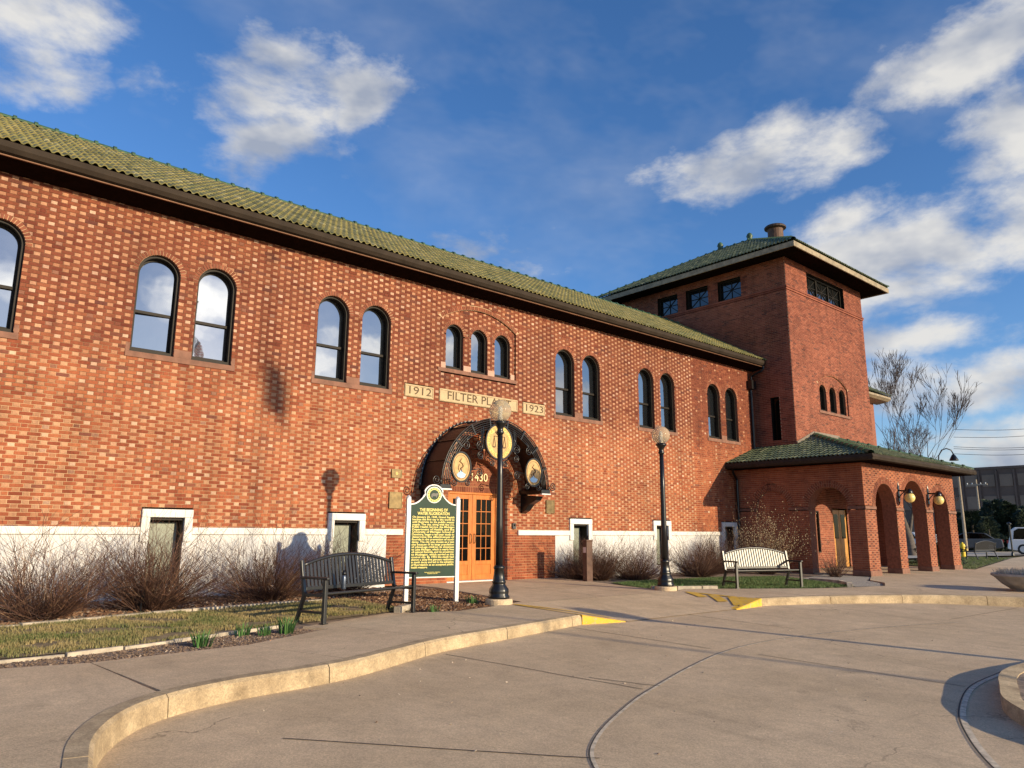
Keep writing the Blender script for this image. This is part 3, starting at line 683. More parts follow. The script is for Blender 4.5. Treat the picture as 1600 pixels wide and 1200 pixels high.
def put_brick(fr, mb, q0, q1, fa, fc, ed, zl, zh, pr, mi):
    A = [ed(q0, fa, 1, zl), ed(q1, fc, 0, zl), ed(q1, fc, 0, zh), ed(q0, fa, 1, zh)] if ed else [q0, q1, q1, q0]
    Z = [zl, zl, zh, zh]
    vs = [fr(A[j], Z[j], pr) for j in range(4)]+[fr(A[j], Z[j], -.002) for j in range(4)]
    mb.add(vs, [(0, 1, 2, 3), (0, 4, 5, 1), (1, 5, 6, 2), (2, 6, 7, 3), (3, 7, 4, 0)], mi)
def voussoirs(fr, cu, zc, r0, r1, a0, a1, n_, mb, pr=.012, mi=0):
    for k in range(n_):
        b0 = a0+(a1-a0)*(k+.09)/n_; b1 = a0+(a1-a0)*(k+.91)/n_
        P4 = [(cu+r*math.cos(a), zc+r*math.sin(a)) for r, a in ((r0, b0), (r0, b1), (r1, b1), (r1, b0))]
        p = pr+rnd.uniform(-.002, .002)
        vs = [fr(u, z, p) for u, z in P4]+[fr(u, z, -.02) for u, z in P4]
        mb.add(vs, [(0, 1, 2, 3), (0, 4, 5, 1), (1, 5, 6, 2), (2, 6, 7, 3), (3, 7, 4, 0)], mi)
def ringback(fr, cu, zc, r0, r1, a0, a1, n_, mb, d=.001):
    mb = MB()
    for k in range(n_):
        b0 = a0+(a1-a0)*k/n_; b1 = a0+(a1-a0)*(k+1)/n_
        mb.quad(*[fr(cu+r*math.cos(a), zc+r*math.sin(a), d) for r, a in ((r0, b0), (r0, b1), (r1, b1), (r1, b0))])
    mb.build('arch_joints', M['mortar'], BLD, fix=False)
def arch_pts(cu, w_, z0, zs, n_=18):
    r = w_/2
    return [(cu-r, z0)]+[(cu-r*math.cos(math.pi*k/n_), zs+r*math.sin(math.pi*k/n_)) for k in range(n_+1)]+[(cu+r, z0)]
M['revealm'] = plain('arch reveal brick', (.24, .09, .052), .9, var=.3, scale=14)
def reveal(fr, pts, d0, d1, mb, mi=0, close=False):
    own = mb is None
    if own: mb = MB()
    n_ = len(pts)
    for k in range(n_ if close else n_-1):
        a = pts[k]; c = pts[(k+1) % n_]
        mb.quad(fr(a[0], a[1], d0), fr(c[0], c[1], d0), fr(c[0], c[1], d1), fr(a[0], a[1], d1), mi)
    if own: mb.build('reveal', M['revealm'], BLD, fix=False)
def arched_window(fr, cu, w_, z0, zs, meet, name='window', deep=.2, small=False, tilt=0, parent=None, label=None):
    o_ = arch_pts(cu, w_, z0, zs); t = .045 if not small else .04
    i_ = arch_pts(cu, w_-2*t, z0+t*1.6, zs)
    b = MB(); b.ring(o_, i_, fr, -deep*.35, -deep-.08)
    i2 = arch_pts(cu, w_-2*t-.07, z0+t*1.6+.05, zs)
    b.ring(i_, i2, fr, -deep, -deep-.05)
    if meet: b.prism([(cu-w_/2+t, meet-.025), (cu+w_/2-t, meet-.025), (cu+w_/2-t, meet+.03), (cu-w_/2+t, meet+.03)], fr, -deep+.015, -deep-.05)
    b.prism([(cu-w_/2+.002, z0), (cu+w_/2-.002, z0), (cu+w_/2-.002, z0+.03), (cu-w_/2+.002, z0+.03)], fr, -.06, -deep-.02)
    if not small: b.prism([(cu-.02, z0+.04), (cu+.02, z0+.04), (cu+.02, z0+.075), (cu-.02, z0+.075)], fr, -deep+.02, -deep+.05)
    wobj = b.build(name, M['darkwood'], parent or BLD)
    if label: wobj['label'] = label
    iw = w_-2*t-.05
    def pane(poly, d):
        p = MB(); calm = 0 if 4.9 < cu < 5.4 else 1; tl = tilt+calm*rnd.uniform(-.016, .016); tv = calm*rnd.uniform(-.012, .012)
        f2 = lambda u, z, dd: fr(u, z, dd+(u-cu)*tl+(z-zs)*tv)
        p.prism(poly, f2, d, d-.008); p.build('pane', M['glass'], wobj)
    if meet:
        pane([(cu-iw/2, z0+.09), (cu+iw/2, z0+.09), (cu+iw/2, meet-.02), (cu-iw/2, meet-.02)], -deep-.035)
        pane(arch_pts(cu, iw, meet+.02, zs), -deep-.02)
    else: pane(arch_pts(cu, iw, z0+.07, zs), -deep-.03)
    return wobj
PI = math.pi
# --- long wall
fr0 = FRONT(0.0)
WZ0, WZS, WT = 4.53, 6.12, 7.42
pairs = [-.13, 3.64, 7.42, 14.93, 18.70, 22.55]; WW = .79; WGAP = 1.13
EC = 12.10     # entrance axis
blocks = []; ringm = MB(); vous = MB(); mor = MB(); brk = MB(); revb = MB()
wins = []
for p in pairs:
    for k in (0, 1):
        cu = p+WW/2+k*WGAP; blocks.append(arch_blk(cu, WW, WZ0-.12, WZS)); wins.append(cu)
    blocks.append(rect_blk(p-.08, p+WGAP+WW+.08, WZ0-.12, WZ0))
    blocks.append(rect_blk(p+.5, p+.5+.92, 1.0, 1.60))
TRC, TRH = 12.12, 1.27
blocks += [seg_blk(TRC, TRH, 5.20, 6.62, .40), rect_blk(9.78, 10.64, 4.43, 4.74), rect_blk(10.81, 13.45, 4.43, 4.76), rect_blk(13.64, 14.49, 4.43, 4.74)]
DW, DZS = 1.86, 2.15
blocks.append(arch_blk(EC, DW, 0, DZS, .22))
brickwork(fr0, -4, 25.72, 1.27, WT, blocks, brk, mor, 'flemish', CAND, .97, plainx=21.5)
door_blk = arch_blk(EC, DW, 0, DZS, .22)
brickwork(fr0, 9.42, 14.87, 0, 1.27, [door_blk], brk, mor, 'running')
# the 300 largest bricks are pieces of their own; the rest is one mesh
CAND.sort(key=lambda q: q[0])
smesh = {}
for mi, L_ in ((0, LST), (1, LHD)):
    t_ = MB(); h_ = (CH-.009)/2; x_ = L_/2
    t_.add([(-x_, 0, -h_), (x_, 0, -h_), (x_, 0, h_), (-x_, 0, h_), (-x_+.002, -.010, -h_+.002), (x_-.002, -.010, -h_+.002), (x_-.002, -.010, h_-.002), (-x_+.002, -.010, h_-.002)],
           [(4, 5, 6, 7), (0, 1, 5, 4), (1, 2, 6, 5), (2, 3, 7, 6), (3, 0, 4, 7)])
    me = bpy.data.meshes.new('brick'); me.from_pydata(t_.v, [], t_.f); me.materials.append(M['stretcher' if mi == 0 else 'header']); smesh[mi] = me
for n_, (dist, f_, p0, p1, zl, zh, pr, mi) in enumerate(CAND):
    if n_ < 300:
        key = mi if abs((p1-p0)-(LST if mi == 0 else LHD)) < 1e-6 else None
        if key is None:      # a red brick of header length
            key = 2
            if 2 not in smesh: smesh[2] = smesh[1].copy(); smesh[2].materials[0] = M['stretcher']
        o = link('brick', smesh[key], BLD); o.location = f_((p0+p1)/2, (zl+zh)/2, 0)
    else: put_brick(f_, brk, p0, p1, None, None, None, zl, zh, pr, mi)
tag(brk.build('brickwork', [M['stretcher'], M['header']], BLD, fix=False), kind='stuff')
mor.build('wall', M['hall_mortar'], BLD, fix=False)
# arch rings, reveals, windows, sills
for cu in wins:
    if cu+.4 < .3 and cu < 0: pass
    voussoirs(fr0, cu, WZS, WW/2+.003, WW/2+.103, 0, PI, 23, vous)
    ringback(fr0, cu, WZS, WW/2, WW/2+.11, 0, PI, 16, None)
    reveal(fr0, arch_pts(cu, WW, WZ0, WZS), .004, -.30, None)
    arched_window(fr0, cu, WW, WZ0, WZS, 5.36, tilt=(.10 if 3.5 < cu < 4.5 else 0))
for p in pairs:
    s = MB(); s.box(p-.08, p+WGAP+WW+.08, -.03, .02, WZ0-.115, WZ0-.004)
    for k in (0, 1): s.box(p+k*WGAP+.004, p+k*WGAP+WW-.004, .02, .30, WZ0-.09, WZ0+.004)
    so = s.build('sill', M['sandstone'], BLD, bevel=.006)
    for x0, x1 in ((p-.075, p-.005), (p+WW+.005, p+WGAP-.005), (p+WGAP+WW+.005, p+WGAP+WW+.075)):
        q = MB(); q.box(x0, x1, -.012, .03, WZ0, WZ0+.15); q.build('sill_block', M['sandstone'], so)
# triple window in its shallow recess
Rr = seg_geom(TRH, .40); zc = 6.62+.40-Rr; aa = math.asin(TRH/Rr)
voussoirs(fr0, TRC, zc, Rr+.003, Rr+.103, PI/2-aa, PI/2+aa, 44, vous); ringback(fr0, TRC, zc, Rr-.005, Rr+.125, PI/2-aa-.05, PI/2+aa+.05, 22, None)
segp = [(TRC-TRH, 5.3)]+[(TRC+Rr*math.cos(PI/2+aa-2*aa*k/20), zc+Rr*math.sin(PI/2+aa-2*aa*k/20)) for k in range(21)]+[(TRC+TRH, 5.3)]
reveal(fr0, segp, .004, -.06, None)
frT = FRONT(.055); tri = [11.31, 12.13, 12.94]; TW = .56
b2 = MB(); m2 = MB()
def seg_inside(z):      # outside of the recess arch is blocked
    return None
rb = [arch_blk(c, TW, 5.32, 6.24) for c in tri]
z_ = 5.20
def span_half(z): 
    return TRH if z < 6.62 else math.sqrt(max(.0001, Rr*Rr-(z-zc)**2))
lft = lambda z: (TRC-3, TRC-span_half(z)); rgt = lambda z: (TRC+span_half(z), TRC+3)
brickwork(frT, TRC-TRH, TRC+TRH, 5.30, 7.0, rb+[lft, rgt], b2, m2, 'flemish', None, .95)
tag(b2.build('recess_brickwork', [M['stretcher'], M['header']], BLD, fix=False), kind='stuff'); m2.build('recess_wall', M['hall_mortar'], BLD, fix=False)
for c in tri:
    voussoirs(frT, c, 6.24, TW/2+.003, TW/2+.10, 0, PI, 17, vous, .01); ringback(frT, c, 6.24, TW/2, TW/2+.105, 0, PI, 12, None)
    reveal(frT, arch_pts(c, TW, 5.32, 6.24), .004, -.25, None)
    arched_window(frT, c, TW, 5.32, 6.24, None, small=True, deep=.17)
s = MB(); s.box(TRC-TRH-.1, TRC+TRH+.02, -.03, .3, 5.20, 5.30); so = s.build('sill', M['sandstone'], BLD, bevel=.006)
for x0, x1 in ((TRC-TRH-.05, tri[0]-TW/2-.01), (tri[0]+TW/2+.01, tri[1]-TW/2-.01), (tri[1]+TW/2+.01, tri[2]-TW/2-.01), (tri[2]+TW/2+.01, TRC+TRH-.02)):
    q = MB(); q.box(x0, x1, .03, .07, 5.305, 5.46); q.build('sill_block', plain('pink stone block', (.50, .30, .22), .85), so)
# inscription stones
for x0, x1, txt, sz, z1 in ((9.78, 10.64, '1912', .27, 4.74), (10.81, 13.45, 'FILTER PLANT', .30, 4.76), (13.64, 14.49, '1923', .27, 4.74)):
    s = MB(); s.box(x0+.003, x1-.003, -.02, .05, 4.433, z1-.003)
    so = s.build('inscription_stone', M['limestone'], BLD)
    s = MB(); po = [(x0+.012, 4.445), (x1-.012, 4.445), (x1-.012, z1-.015), (x0+.012, z1-.015)]; pi_ = [(x0+.035, 4.47), (x1-.035, 4.47), (x1-.035, z1-.04), (x0+.035, z1-.04)]
    s.ring(po, pi_, fr0, .034, .018); s.build('stone_border', M['limestone'], so)
    me = text_mesh(txt, sz, .002); me.materials.append(M['limeshadow'])
    o = link('inscription', me, so); o.location = ((x0+x1)/2, -.0235, (4.43+z1)/2); o.rotation_euler = (PI/2, 0, 0)
    wd = max(v.co.x for v in me.vertices)-min(v.co.x for v in me.vertices); o.scale = ((x1-x0-(.2 if len(txt) < 5 else .5))/wd, 1, 1)
# white base wall, band and the cellar windows
bw = MB(); bd = MB()
cells = [p+.5 for p in pairs]       # left edge of each stone surround, .92 wide
def runs(a, c, cuts):
    out = []; cur = a
    for lo, hi in cuts:
        if lo > cur: out.append((cur, min(lo, c)))
        cur = max(cur, hi)
    if cur < c: out.append((cur, c))
    return [r for r in out if r[1]-r[0] > .01]
for a, c in ((-4, 9.42), (14.87, 24.08)):
    cu_ = [(x+.15, x+.77) for x in cells if a < x < c]
    bw = MB(); ro = [(x, -.1) for x in (a, c)]
    xs_ = [a]; 
    prof_ = [(a, -.1), (c, -.1), (c, 1.13)]
    for x0, x1 in cu_[::-1]: prof_ += [(x1, 1.13), (x1, .22), (x0, .22), (x0, 1.13)]
    prof_ += [(a, 1.13)]
    bw.prism(prof_, fr0, .018, -.2); bw.build('base_wall', M['whitebase'], BLD)
for a, c in ((-4, 9.86), (13.47, 24.08)):
    for x0, x1 in runs(a, c, [(x, x+.92) for x in cells if a < x < c]): bd.box(x0+.003, x1-.003, -.055, .03, 1.135, 1.268)
bd.build('stone_band', M['whitestone'], BLD, bevel=.012)
for x in cells:
    if x > 24: continue
    s = MB()
    s.box(x, x+.92, -.06, .2, 1.45, 1.60); s.box(x, x+.15, -.058, .2, 1.0, 1.449); s.box(x+.77, x+.92, -.058, .2, 1.0, 1.449)
    wo_ = s.build('cellar_window', M['whitestone'], BLD, bevel=.01)
    s = MB(); s.box(x+.152, x+.172, .02, .32, .22, 1.447); s.box(x+.748, x+.768, .02, .32, .22, 1.447); s.box(x+.152, x+.768, .02, .32, 1.40, 1.448); s.box(x+.152, x+.768, .30, .34, .22, 1.447); s.build('frame', M['darkwood'], wo_)
    s = MB(); s.box(x+.19, x+.73, .262, .285, .25, 1.36); s.build('pane', M['shade'], wo_)
# entrance arch, doors
e0 = PI*.0
voussoirs(fr0, EC, DZS, DW/2+.003, DW/2+.105, 0, PI, 40, vous); voussoirs(fr0, EC, DZS, DW/2+.112, DW/2+.215, 0, PI, 46, vous); ringback(fr0, EC, DZS, DW/2, DW/2+.22, 0, PI, 24, None)
reveal(fr0, arch_pts(EC, DW, 0, DZS), .004, -.30, None)
frD = FRONT(.20)
b3 = MB(); m3 = MB(); rr_ = DW/2
lf = lambda z: (EC-3, EC-math.sqrt(max(1e-4, rr_*rr_-max(0, z-DZS)**2))); rg = lambda z: (EC+math.sqrt(max(1e-4, rr_*rr_-max(0, z-DZS)**2)), EC+3)
brickwork(frD, EC-rr_, EC+rr_, 2.36, DZS+rr_, [lf, rg], b3, m3, 'running')
for k in range(25):
    u = EC-rr_+.01+k*.0735; put_brick(frD, b3, u, u+.063, None, None, None, 2.215, 2.35, .012, 0)
m3.quad(*[frD(u, z, 0) for u, z in ((EC-rr_, 2.2), (EC+rr_, 2.2), (EC+rr_, 2.36), (EC-rr_, 2.36))])
tag(b3.build('tympanum_brickwork', M['voussoir'], BLD, fix=False), kind='stuff'); m3.build('tympanum_wall', plain('tympanum mortar', (.42, .20, .10), .95), BLD, fix=False)
me = text_mesh('1430', .30, .012); me.materials.append(M['cream']); o = link('house_number', me, BLD); o.location = (EC+.17, .17, 2.60); o.rotation_euler = (PI/2, 0, 0)
dh = 2.18
fb = MB(); fb.box(EC-.93, EC-.76, .17, .30, .0, 2.2); fb.box(EC+.76, EC+.93, .17, .30, .0, 2.2); fb.box(EC-.76, EC+.76, .17, .30, dh-.02, 2.212); fb.build('door_frame', M['oak'], BLD, bevel=.006)
for sgn in (-1, 1):
    d = MB(); x0, x1 = (EC-.755, EC-.004) if sgn < 0 else (EC+.004, EC+.755)
    st = .125; gz0, gz1 = .50, 2.04
    d.box(x0, x0+st, .20, .25, .03, 2.155); d.box(x1-st, x1, .20, .25, .03, 2.155); d.box(x0+st, x1-st, .20, .25, 2.04, 2.155); d.box(x0+st, x1-st, .20, .25, .40, .50)
    d.box(x0+st, x1-st, .215, .24, .16, .40); d.box(x0+st, x1-st, .20, .25, .03, .16)
    do = d.build('door', M['oak'], BLD, bevel=.005)
    mw = (x1-x0-2*st)/3; mh = (gz1-gz0)/5
    for k in (1, 2): q = MB(); q.box(x0+st+k*mw-.009, x0+st+k*mw+.009, .205, .245, gz0, gz1); q.build('muntin', M['oak'], do)
    for k in range(1, 5): q = MB(); q.box(x0+st, x1-st, .207, .243, gz0+k*mh-.009, gz0+k*mh+.009); q.build('muntin', M['oak'], do)
    for i in range(3):
        for j in range(5):
            q = MB(); q.box(x0+st+i*mw+.009, x0+st+(i+1)*mw-.009, .222, .229, gz0+j*mh+.009, gz0+(j+1)*mh-.009); q.build('pane', M['doorglass'], do)
    q = MB(); xm = x1-.06 if sgn < 0 else x0+.06
    q.tube([(xm, .20, .93), (xm, .155, .95), (xm, .145, 1.05), (xm, .155, 1.15), (xm, .20, 1.17)], .011, 6); q.build('handle', M['bronze'], do, smooth=True)
    if sgn < 0: q = MB(); q.box(EC-.56, EC-.48, .197, .2, 1.56, 1.66); q.build('notice', M['white'], do)
s = MB(); s.box(EC-.93, EC+.93, -.02, .3, -.06, .025); s.build('threshold', M['whitestone'], BLD, bevel=.01)
# --- main roof
RY, RZ, EY, EZ = 3.40, 10.0, -.60, 7.70
TP, TROW = .15, .33
def tile_verts(pw, row, lift=.028):
    prof = [(0, 0), (.18, .030), (.36, .042), (.54, .030), (.72, 0), (.86, -.006), (1.0, 0)]
    vs = []
    for v, zo in ((0, lift), (row*1.06, .004)):
        vs += [(x*pw, v, z+zo) for x, z in prof]
    n_ = len(prof); fs = [(i, i+1, n_+i+1, n_+i) for i in range(n_-1)]
    vs += [(x*pw, .0, z+lift-.022) for x, z in prof]; fs += [(2*n_+i, 2*n_+i+1, i+1, i) for i in range(n_-1)]
    return vs, fs
TV, TF = tile_verts(TP, TROW)
tile_me = {}
def tile_slope(org, du, dv, slope, ulen, vlen, keep, mat, parent, name='roof_tiles', individual=None, pw=TP):
    du = Vector(du); dv = Vector(dv); k_ = math.sqrt(1+slope*slope)
    vv = (dv+Vector((0, 0, slope)))/k_; nn = du.cross(vv); 
    if nn.z < 0: nn = -nn
    org = Vector(org); b = MB(); rows = int(vlen*k_/TROW)+1; cols = int(ulen/pw)+1; cnt = 0
    for i in range(rows):
        for j in range(cols):
            u = j*pw; v = i*TROW
            if not keep(u+pw/2, (v+TROW*.5)/k_): continue
            p = org+du*u+vv*v
            if individual and cnt < 300 and individual(p):
                if mat.name not in tile_me:
                    me = bpy.data.meshes.new('roof_tile'); me.from_pydata(TV, [], TF); me.materials.append(mat); tile_me[mat.name] = me
                o = link('roof_tile', tile_me[mat.name], parent); mw_ = Matrix.Identity(4)
                for r_ in range(3): mw_[r_][0] = du[r_]; mw_[r_][1] = vv[r_]; mw_[r_][2] = nn[r_]; mw_[r_][3] = p[r_]
                o.matrix_local = mw_; cnt += 1; continue
            jz = rnd.uniform(-.004, .005); jv = rnd.uniform(-.008, .008)
            b.add([p+du*x+vv*(y+jv)+nn*(z+jz) for x, y, z in TV], TF)
    o = b.build(name, mat, parent, fix=False); tag(o, kind='stuff'); return o
sl = (RZ-EZ)/(RY-EY)
s = MB(); s.add([(-4, EY, EZ-.03), (25.72, EY, EZ-.03), (25.72, RY, RZ-.03), (-4, RY, RZ-.03), (-4, 2*RY-EY, EZ-.03), (25.72, 2*RY-EY, EZ-.03)], [(0, 1, 2, 3), (3, 2, 5, 4), (0, 3, 4), (1, 5, 2)])
roof = s.build('roof', M['tile_dark'], BLD)
def vis(p):
    q = topx(p); return 2 < q[0] < 420 and q[1] > 0
tile_slope((-3.9, EY, EZ), (1, 0, 0), (0, 1, 0), sl, 29.6, RY-EY, lambda u, v: v < RY-EY-.1, M['tile'], roof, individual=lambda p: vis(p) and p.y < .75)
rt = MB(); NR = 8
vs = []
for x, r in ((0, .10), (.34, .10), (.34, .135), (.41, .135)):
    vs += [(x, r*math.cos(PI*k/NR), r*.95*math.sin(PI*k/NR)-.02) for k in range(NR+1)]
rt.add(vs, [(a*(NR+1)+k, a*(NR+1)+k+1, (a+1)*(NR+1)+k+1, (a+1)*(NR+1)+k) for a in range(3) for k in range(NR)]+[(tuple(range(3*(NR+1), 4*(NR+1))))])
ridge_me = bpy.data.meshes.new('ridge_tile'); ridge_me.from_pydata(rt.v, [], rt.f); ridge_me.materials.append(M['ridge'])
def ridge_run(p0, p1, parent, pitch=.40, name='ridge_tile'):
    p0 = Vector(p0); p1 = Vector(p1); d = p1-p0; L = d.length; d.normalize(); n_ = int(L/pitch)
    sd = Vector((0, 0, 1)).cross(d).normalized(); u_ = d.cross(sd)
    for k in range(n_+1):
        o = link(name, ridge_me, parent); p = p0+d*(k*pitch); mw_ = Matrix.Identity(4)
        for r_ in range(3): mw_[r_][0] = d[r_]; mw_[r_][1] = sd[r_]; mw_[r_][2] = u_[r_]; mw_[r_][3] = p[r_]
        o.matrix_local = mw_
ridge_run((-3.9, RY, RZ), (25.6, RY, RZ), roof, .40)
# eave: gutter, copper strip, soffit
def sweepx(name, poly, x0, x1, mat, parent, bevel=0):
    b = MB(); b.prism(poly, lambda u, z, d: (d, u, z), x0, x1); return b.build(name, mat, parent, bevel=bevel)
sweepx('gutter', [(-.63, 7.66), (-.665, 7.66), (-.655, 7.56), (-.60, 7.49), (-.52, 7.465), (-.47, 7.48), (-.47, 7.66)], -4, 25.55, M['gutter'], BLD)
sweepx('copper_trim', [(-.55, 7.46), (-.565, 7.45), (-.56, 7.435), (-.52, 7.43), (-.50, 7.45)], -4, 25.5, M['copper'], BLD)
sweepx('soffit', [(-.53, 7.47), (-.53, 7.43), (-.30, 7.40), (-.05, 7.36), (.02, 7.36), (.02, 7.7), (-.46, 7.62), (-.46, 7.48)], -4, 25.68, M['soffit'], BLD)
q = MB(); q.tube([(25.5, -.58, 7.47), (25.5, -.58, 7.36), (25.47, -.5, 7.28), (25.42, -.3, 7.2), (25.38, -.12, 7.12), (25.38, -.1, 6.9)], .04, 8); q.box(25.22, 25.54, -.22, -.0, 6.62, 6.95); q.tube([(25.38, -.08, 6.6), (25.38, -.08, 4.3)], .045, 8); q.build('downspout', M['black'], BLD)
# end wall and rear wall of the hall, floor slab
q = MB(); q.box(-4.0, -3.9, .02, 6.8, -.1, 7.6); q.box(-4, 25.72, 6.7, 6.8, -.1, 7.6); q.build('rear_wall', M['brick_plain'], BLD)
# --- tower
TX0, TX1, TY0, TY1, TZ = 25.72, 32.25, -1.60, 6.45, 11.75
frL = LEFT(TX0); frF = FRONT(TY0)
tb = MB(); tm = MB()
lw = [(.30, 1.36), (1.83, 2.92), (3.37, 4.42)]
BZ = 10.35
lblk = [rect_blk(a, c, 10.50, 11.38) for a, c in lw]+[rect_blk(TY0, TY1, BZ-.005, BZ+.142)]
slit = (-1.02, -.67, 4.65, 6.25)
brickwork(frL, TY0, 0, 3.3, TZ, lblk+[rect_blk(slit[0], slit[1], slit[2], slit[3])], tb, tm, 'running')
brickwork(frL, 0, TY1, 7.2, TZ, lblk, tb, tm, 'running')
TC = (TX0+TX1)/2; tri2 = [28.13, 28.95, 29.77]; TW2 = .56; TRH2 = 1.24; TRC2 = 28.95; zr0, zrs, zrr = 5.80, 6.98, .42
R2 = seg_geom(TRH2, zrr); zc2 = zrs+zrr-R2; aa2 = math.asin(TRH2/R2)
brickwork(frF, TX0, TX1, 0, TZ, [rect_blk(27.38, 30.58, 10.50, 11.40), rect_blk(TX0, TX1, BZ-.005, BZ+.142), seg_blk(TRC2, TRH2, zr0, zrs, zrr), rect_blk(28.05, 29.25, 0, 2.15)], tb, tm, 'running')
frR2 = FRONT(TY0+.05)
lf2 = lambda z: (TRC2-3, TRC2-(TRH2 if z < zrs else math.sqrt(max(1e-4, R2*R2-(z-zc2)**2)))); rg2 = lambda z: (TRC2+(TRH2 if z < zrs else math.sqrt(max(1e-4, R2*R2-(z-zc2)**2))), TRC2+3)
brickwork(frR2, TRC2-TRH2, TRC2+TRH2, zr0+.1, zrs+zrr, [arch_blk(c, TW2, 5.92, 6.68) for c in tri2]+[lf2, rg2], tb, tm, 'running')
voussoirs(frF, TRC2, zc2, R2+.003, R2+.103, PI/2-aa2, PI/2+aa2, 44, vous, mi=0); ringback(frF, TRC2, zc2, R2-.005, R2+.125, PI/2-aa2-.05, PI/2+aa2+.05, 22, None)
reveal(frF, [(TRC2-TRH2, zr0+.1)]+[(TRC2+R2*math.cos(PI/2+aa2-2*aa2*k/20), zc2+R2*math.sin(PI/2+aa2-2*aa2*k/20)) for k in range(21)]+[(TRC2+TRH2, zr0+.1)], .004, -.055, None)
for c in tri2:
    voussoirs(frR2, c, 6.68, TW2/2+.003, TW2/2+.10, 0, PI, 17, vous, .01); ringback(frR2, c, 6.68, TW2/2, TW2/2+.105, 0, PI, 12, None)
    reveal(frR2, arch_pts(c, TW2, 5.92, 6.68), .004, -.25, None)
    arched_window(frR2, c, TW2, 5.92, 6.68, None, small=True, deep=.17)
q = MB(); q.box(TRC2-TRH2-.08, TRC2+TRH2+.02, TY0-.03, TY0+.3, zr0, zr0+.1); q.build('sill', M['sandstone'], BLD)
tag(tb.build('tower_brickwork', M['tower_brick'], BLD, fix=False), kind='stuff')
tm.build('tower_wall', M['tower_mortar'], BLD, fix=False)
q = MB()
for z0_, pr_ in ((BZ, .035), (BZ+.075, .055)):
    q.box(TX0-pr_, TX1+pr_, TY0-pr_, TY0+.02, z0_, z0_+.065); q.box(TX0-pr_, TX0+.02, TY0+.021, TY1, z0_, z0_+.065)
q.build('belt_course', M['tower_brick'], BLD, bevel=.006)
q = MB(); q.box(TX1-.12, TX1, TY0+.02, TY1, -.1, TZ); q.box(TX0+.02, TX1, TY1-.12, TY1, -.1, TZ); q.box(TX0+.25, TX1, TY0+.35, TY1, 9.2, 9.3); q.build('tower_rear_wall', M['brick_plain'], BLD)
def star_window(fr, u0, u1, z0, z1, lights, name='tower_window'):
    b = MB(); t = .07
    b.ring([(u0, z0), (u0, z1), (u1, z1), (u1, z0)], [(u0+t, z0+t), (u0+t, z1-t), (u1-t, z1-t), (u1-t, z0+t)], fr, -.12, -.24)
    reveal(fr, [(u0, z0), (u0, z1), (u1, z1), (u1, z0)], .003, -.24, b, close=True)
    wobj = b.build(name, M['darkwood'], BLD); lw_ = (u1-u0-2*t)/lights
    for k in range(lights):
        a, c = u0+t+k*lw_, u0+t+(k+1)*lw_; zz0, zz1 = z0+t, z1-t; cu, cz = (a+c)/2, (zz0+zz1)/2
        p = MB(); p.prism([(a, zz0), (c, zz0), (c, zz1), (a, zz1)], fr, -.205, -.212); p.build('pane', M['dimglass'], wobj)
        mnt = MB()
        for p0, p1 in (((a, zz0), (c, zz1)), ((a, zz1), (c, zz0)), ((cu, zz0), (cu, zz1)), ((a, cz), (c, cz))):
            mnt.bar(fr(*p0, -.19), fr(*p1, -.19), .022, .022)
        mnt.build('muntin', M['darkwood'], wobj)
        if k: q = MB(); q.bar(fr(a, zz0, -.17), fr(a, zz1, -.17), .06, .06); q.build('mullion', M['darkwood'], wobj)
for a, c in lw: star_window(frL, a, c, 10.50, 11.38, 1)
star_window(frF, 27.38, 30.58, 10.50, 11.40, 3)
b = MB(); reveal(frL, [(slit[0], slit[2]), (slit[0], slit[3]), (slit[1], slit[3]), (slit[1], slit[2])], .003, -.2, b, close=True); so = b.build('slit_window', M['darkwood'], BLD)
p = MB(); p.prism([(slit[0], slit[2]), (slit[1], slit[2]), (slit[1], slit[3]), (slit[0], slit[3])], frL, -.14, -.15); p.build('pane', M['doorglass'], so)
# tower eaves and roof
OV = .88; ex0, ex1, ey0, ey1 = TX0-OV, TX1+OV, TY0-OV, TY1+OV
q = MB()
for (x0, x1, y0, y1) in ((ex0, ex1, ey0, ey0+.05), (ex0, ex1, ey1-.05, ey1), (ex0, ex0+.05, ey0+.051, ey1-.051), (ex1-.05, ex1, ey0+.051, ey1-.051)): q.box(x0, x1, y0, y1, 11.60, 11.80)
q.build('fascia', M['fascia'], BLD)
q = MB(); q.box(ex0+.05, ex1-.05, ey0+.05, ey1-.05, 11.64, 11.69); q.build('tower_soffit', M['soffit'], BLD)
hx = (ex1-ex0)/2; ts = .56; trz = 11.83+hx*ts; cx_ = (ex0+ex1)/2; ry0, ry1 = ey0+hx, ey1-hx
q = MB(); q.add([(ex0, ey0, 11.80), (ex1, ey0, 11.80), (ex1, ey1, 11.80), (ex0, ey1, 11.80), (cx_, ry0, trz-.04), (cx_, ry1, trz-.04)], [(0, 1, 4), (1, 2, 5, 4), (2, 3, 5), (3, 0, 4, 5)])
troof = q.build('tower_roof', M['tile_dark'], BLD)
W_, D_ = ex1-ex0, ey1-ey0
tile_slope((ex0-.03, ey1, 11.83), (0, -1, 0), (1, 0, 0), ts, D_, hx, lambda u, v: v < min(u, D_-u, hx), M['tile_dark'], troof)
tile_slope((ex0, ey0-.03, 11.83), (1, 0, 0), (0, 1, 0), ts, W_, hx, lambda u, v: v < min(u, W_-u, hx), M['tile_dark'], troof)
ridge_run((ex0, ey0, 11.87), (cx_, ry0, trz), troof); ridge_run((ex1, ey0, 11.87), (cx_, ry0, trz), troof); ridge_run((ex0, ey1, 11.87), (cx_, ry1, trz), troof); ridge_run((cx_, ry1, trz), (cx_, ry0, trz), troof)
